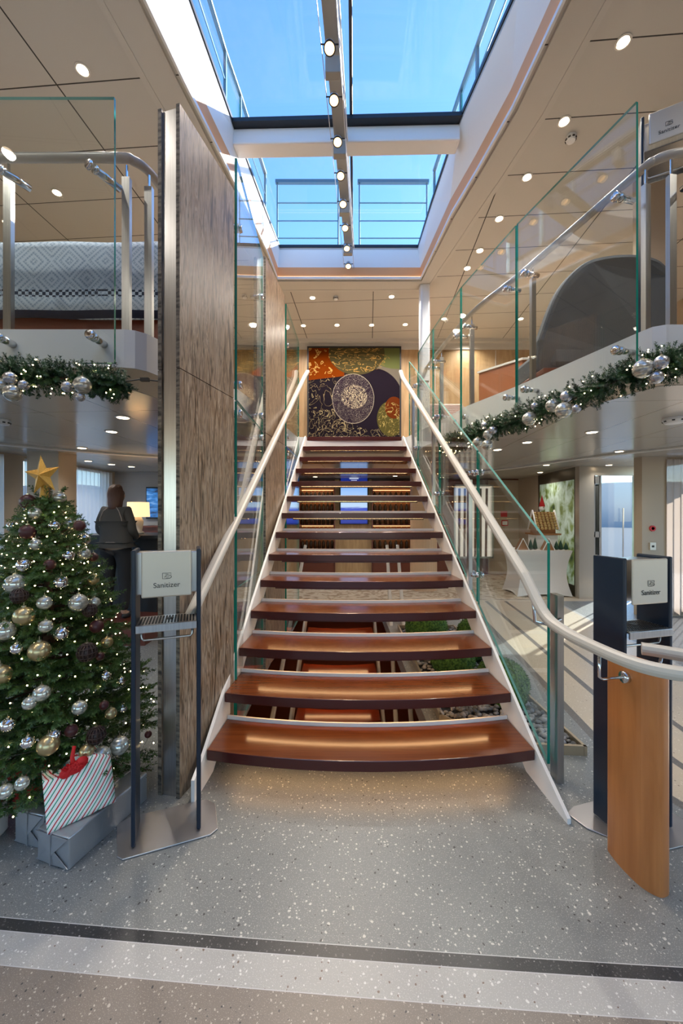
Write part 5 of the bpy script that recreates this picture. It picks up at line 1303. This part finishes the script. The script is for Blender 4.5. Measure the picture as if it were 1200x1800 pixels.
for i, (x, y, rp, k_) in enumerate(GB):
    d = 2.12; p = at(x, y, d); bauble(p, rp*d/F*.86, b_satin if k_ == 's' else b_pearl, '', '%s bauble on the left garland, %s from the left edge' % ('satin silver' if k_ == 's' else 'shiny pearl', ORD[[2, 18, 22, 42, 118, 141, 145].index(x)]), 'baubles on the left garland')
GR = [(839, 777, 9, 'p'), (852, 748, 8, 's'), (856, 782, 10, 'p'), (857, 764, 9, 'p'), (866, 756, 8, 's'), (930, 736, 13, 'p'), (939, 714, 7, 's'), (971, 713, 13, 'p'), (990, 721, 15, 'p'), (995, 697, 11, 's'), (1013, 718, 8, 's'), (1130, 648, 18, 'p'), (1154, 663, 12, 's'), (1162, 637, 13, 's')]
for i, (x, y, rp, k_) in enumerate(GR):
    best = min(Pr, key=lambda q: abs(600+F*q.x/q.y-x)); d = best.y-.10 if x < 1100 else best.y-.1
    p = at(x, y, d); bauble(p, rp*d/F*.92, b_satin if k_ == 's' else b_pearl, '', '%s bauble on the right garland, %s from its far end' % ('satin silver' if k_ == 's' else 'shiny pearl', ORD[i]), 'baubles on the right garland')

# ------------------------------------------------------------------ left lounge: desk, lamp, screen, person
dk = thing('console_desk', (-2.9, 5.6, .2), 'black desk behind the standing person', 'desk')
m = MB(); m.hexa([(-3.6, 5.2, 1.18), (-2.4, 5.05, 1.18), (-2.4, 5.75, 1.18), (-3.6, 5.9, 1.18), (-3.6, 5.2, 1.22), (-2.4, 5.05, 1.22), (-2.4, 5.75, 1.22), (-3.6, 5.9, 1.22)]); m.build('top', black, dk)
m = MB(); m.hexa([(-3.55, 5.25, .2), (-2.45, 5.1, .2), (-2.45, 5.7, .2), (-3.55, 5.85, .2), (-3.55, 5.25, 1.18), (-2.45, 5.1, 1.18), (-2.45, 5.7, 1.18), (-3.55, 5.85, 1.18)]); m.build('body', black, dk)
lp = at(243, 905, 5.5)
tl_ = thing('table_lamp', (lp.x, lp.y, 1.22), 'lit table lamp with cream drum shade on the black desk', 'lamp')
MB().lathe((lp.x, lp.y, 1.22), [(.08, 0), (.08, .02), (.05, .04), (.07, .18), (.03, .26), (.012, .28)], 20).build('base', rail_m, tl_, smooth=True)
MB().lathe((lp.x, lp.y, 1.46), [(.15, 0), (.14, .21), (.135, .21), (.145, 0)], 28).build('lamp_shade', lampe, tl_, smooth=False)
l = bpy.data.lights.new('table_lamp_bulb', 'POINT'); l.energy = 8; l.color = (1, .7, .4); l.shadow_soft_size = .05
o = bpy.data.objects.new('table_lamp_bulb', l); COL.objects.link(o); o.location = (lp.x, lp.y, 1.56)
tv = thing('wall_television', (-3.75, 7.75, 1.4), 'blue-lit television on the grey wall above the lamp', 'television')
c0 = at(272, 884, 7.72); m = MB(); m.box((c0.x, 7.75, c0.z), (.36, .05, .64)); m.build('bezel', black, tv)
m = MB(); m.box((c0.x, 7.722, c0.z), (.33, .006, .58)); tv2 = mat('tv_picture', (0, 0, 0), .1); v = mapping(tv2, (1, 1, 3)); lk(tv2, ramp(tv2, noise_(tv2, v, 4, 4), [(.35, (.005, .02, .08)), (.55, (.03, .22, .65)), (.7, (.35, .6, .9))]), bs(tv2).inputs['Emission Color']); bs(tv2).inputs['Emission Strength'].default_value = .9; m.build('picture', tv2, tv)
sb_ = thing('sideboard', (-3.3, 7.5, 0), 'low dark red sideboard under the television', 'sideboard')
m = MB(); m.box((-3.3, 7.55, .62), (1.1, .4, 1.24)); m.build('body', darkwood, sb_); m = MB(); m.box((-3.3, 7.53, 1.25), (1.14, .46, .03)); m.build('top', darkwood, sb_)

# person seen from behind
def skinmesh(name, verts, edges, radii, mt, parent, root=0, sub=2):
    me = bpy.data.meshes.new(name); me.from_pydata(verts, edges, []); o = bpy.data.objects.new(name, me); COL.objects.link(o)
    sk = o.modifiers.new('skin', 'SKIN'); sk.use_smooth_shade = True
    for i, r in enumerate(radii):
        r = r if isinstance(r, tuple) else (r, r); me.skin_vertices[0].data[i].radius = r
    me.skin_vertices[0].data[root].use_root = True
    ss = o.modifiers.new('sub', 'SUBSURF'); ss.levels = sub; ss.render_levels = sub
    me.materials.append(mt); o.parent = parent; ORG[o.name] = ORG[parent.name]; return o
pw = Vector((-2.81, 4.80, .20)); SC = .957
m = MB(); m.box((-3.0, 5.2, .10), (1.5, 1.6, .20)); struct(m.build('floor_platform', darkwood))
pe = thing('person', pw, 'person with reddish hair in a grey sweater standing with back turned left of the lamp', 'person')
Sv = lambda L: [(x*SC, y*SC, z*SC) for x, y, z in L]
# body: pelvis, belly, chest, neck, head, arms (bent forward), legs
V = [(0, 0, .95), (0, 0, 1.10), (0, .0, 1.30), (0, .01, 1.43), (0, .02, 1.50), (0, .035, 1.58), (0, .04, 1.66),
     (-.14, 0, 1.39), (-.20, -.01, 1.14), (-.15, .20, 1.05), (-.13, .27, 1.05), (.14, 0, 1.39), (.20, -.01, 1.14), (.15, .20, 1.05), (.13, .27, 1.05),
     (-.095, 0, .86), (-.105, .01, .48), (-.105, -.02, .09), (-.11, .10, .04), (.095, 0, .86), (.105, .01, .48), (.105, -.02, .09), (.11, .10, .04)]
E = [(0, 1), (1, 2), (2, 3), (3, 4), (4, 5), (5, 6), (2, 7), (7, 8), (8, 9), (9, 10), (2, 11), (11, 12), (12, 13), (13, 14), (0, 15), (15, 16), (16, 17), (17, 18), (0, 19), (19, 20), (20, 21), (21, 22)]
R = [(.12, .08), (.12, .085), (.13, .095), .058, .055, (.078, .092), (.07, .085), .058, .046, .034, .028, .058, .046, .034, .028, .085, .056, .038, .035, .085, .056, .038, .035]
skinmesh('body', Sv(V), E, [tuple(a*SC for a in r) if isinstance(r, tuple) else r*SC for r in R], skin, pe)
for s_ in (-1, 1):   # fingers
    for k in range(4):
        fx = s_*(.13-.018+k*.014); L = [.055, .065, .06, .048][k]
        skinmesh('finger', Sv([(s_*.13, .27, 1.05), (fx, .30, 1.05), (fx, .30+L*.6, 1.043), (fx, .30+L, 1.025)]), [(0, 1), (1, 2), (2, 3)], [.014, .010, .009, .008], skin, pe, sub=1)
    skinmesh('thumb', Sv([(s_*.13, .26, 1.05), (s_*.10, .285, 1.06), (s_*.09, .315, 1.055)]), [(0, 1), (1, 2)], [.014, .011, .009], skin, pe, sub=1)
SV = [(0, 0, 1.0), (0, 0, 1.10), (0, 0, 1.22), (0, 0, 1.33), (0, .01, 1.43), (-.14, -.005, 1.40), (-.18, -.015, 1.29), (-.205, -.01, 1.15), (-.18, .12, 1.08), (-.15, .20, 1.05), (.14, -.005, 1.40), (.18, -.015, 1.29), (.205, -.01, 1.15), (.18, .12, 1.08), (.15, .20, 1.05)]
SE = [(0, 1), (1, 2), (2, 3), (3, 4), (3, 5), (5, 6), (6, 7), (7, 8), (8, 9), (3, 10), (10, 11), (11, 12), (12, 13), (13, 14)]
SR = [(.195, .145), (.19, .14), (.18, .13), (.165, .125), (.075, .075), .078, .068, .062, .050, .045, .078, .068, .062, .050, .045]
skinmesh('sweater', Sv(SV), SE, SR, sweater, pe, root=1)
TV_ = [(0, 0, 1.04), (-.10, 0, .84), (-.11, .01, .48), (-.11, -.02, .10), (.10, 0, .84), (.11, .01, .48), (.11, -.02, .10)]
skinmesh('trousers', Sv(TV_), [(0, 1), (1, 2), (2, 3), (0, 4), (4, 5), (5, 6)], [(.165, .125), .105, .075, .058, .105, .075, .058], trouser, pe)
HV = [(0, .02, 1.70), (0, .01, 1.65), (0, .0, 1.59), (0, -.03, 1.53), (0, -.06, 1.47), (.02, -.07, 1.41)]
skinmesh('hair', Sv(HV), [(i, i+1) for i in range(5)], [(.065, .07), (.098, .105), (.102, .105), (.09, .08), (.075, .055), (.05, .035)], hair_m, pe)
m = MB()
for k in range(15):
    a = -1.2+k*2.4/14; m.tube(curve_pts([pw+Vector((math.sin(a)*r*.9, .02-math.cos(a)*r, z))*SC for r, z in ((.04, 1.74), (.085, 1.71), (.108, 1.64), (.108, 1.57), (.098, 1.50), (.085, 1.43+.01*math.sin(k*5)))], 3), .011, 6)
m.build('hair_strands', hair_m, pe, smooth=True)
m = MB()
for s_ in (-1, 1): m.tube([pw+Vector(q)*SC for q in ((s_*.05, -.085, 1.45), (s_*.10, -.115, 1.40), (s_*.135, -.122, 1.31), (s_*.15, -.115, 1.20))], .006, 6)
m.build('raglan_stripe', cream_st, pe, smooth=True)
m = MB(); m.tube([pw+Vector((.182*math.cos(a), .138*math.sin(a), 1.00))*SC for a in [i*PI/16 for i in range(33)]], .010, 6); m.build('hem', cream_st, pe, smooth=True)
m = MB()
for s_ in (-1, 1):
    m.ball(pw+Vector((s_*.085, .03, 1.60))*SC, .022, 10, 0, (.5, .8, 1.2)); m.ball(pw+Vector((s_*.03, .125, 1.62))*SC, .010, 8)
m.ball(pw+Vector((0, .135, 1.59))*SC, .015, 8, 0, (1, 1, 1.4)); m.ball(pw+Vector((0, .125, 1.555))*SC, .018, 8, 0, (1.3, .5, .4)); m.build('face', skin, pe, smooth=True)
m = MB()
for s_ in (-1, 1): m.ball(pw+Vector((s_*.11, .06, .04))*SC, .05, 12, 0, (.9, 2.2, .8))
m.build('shoe', black, pe, smooth=True)
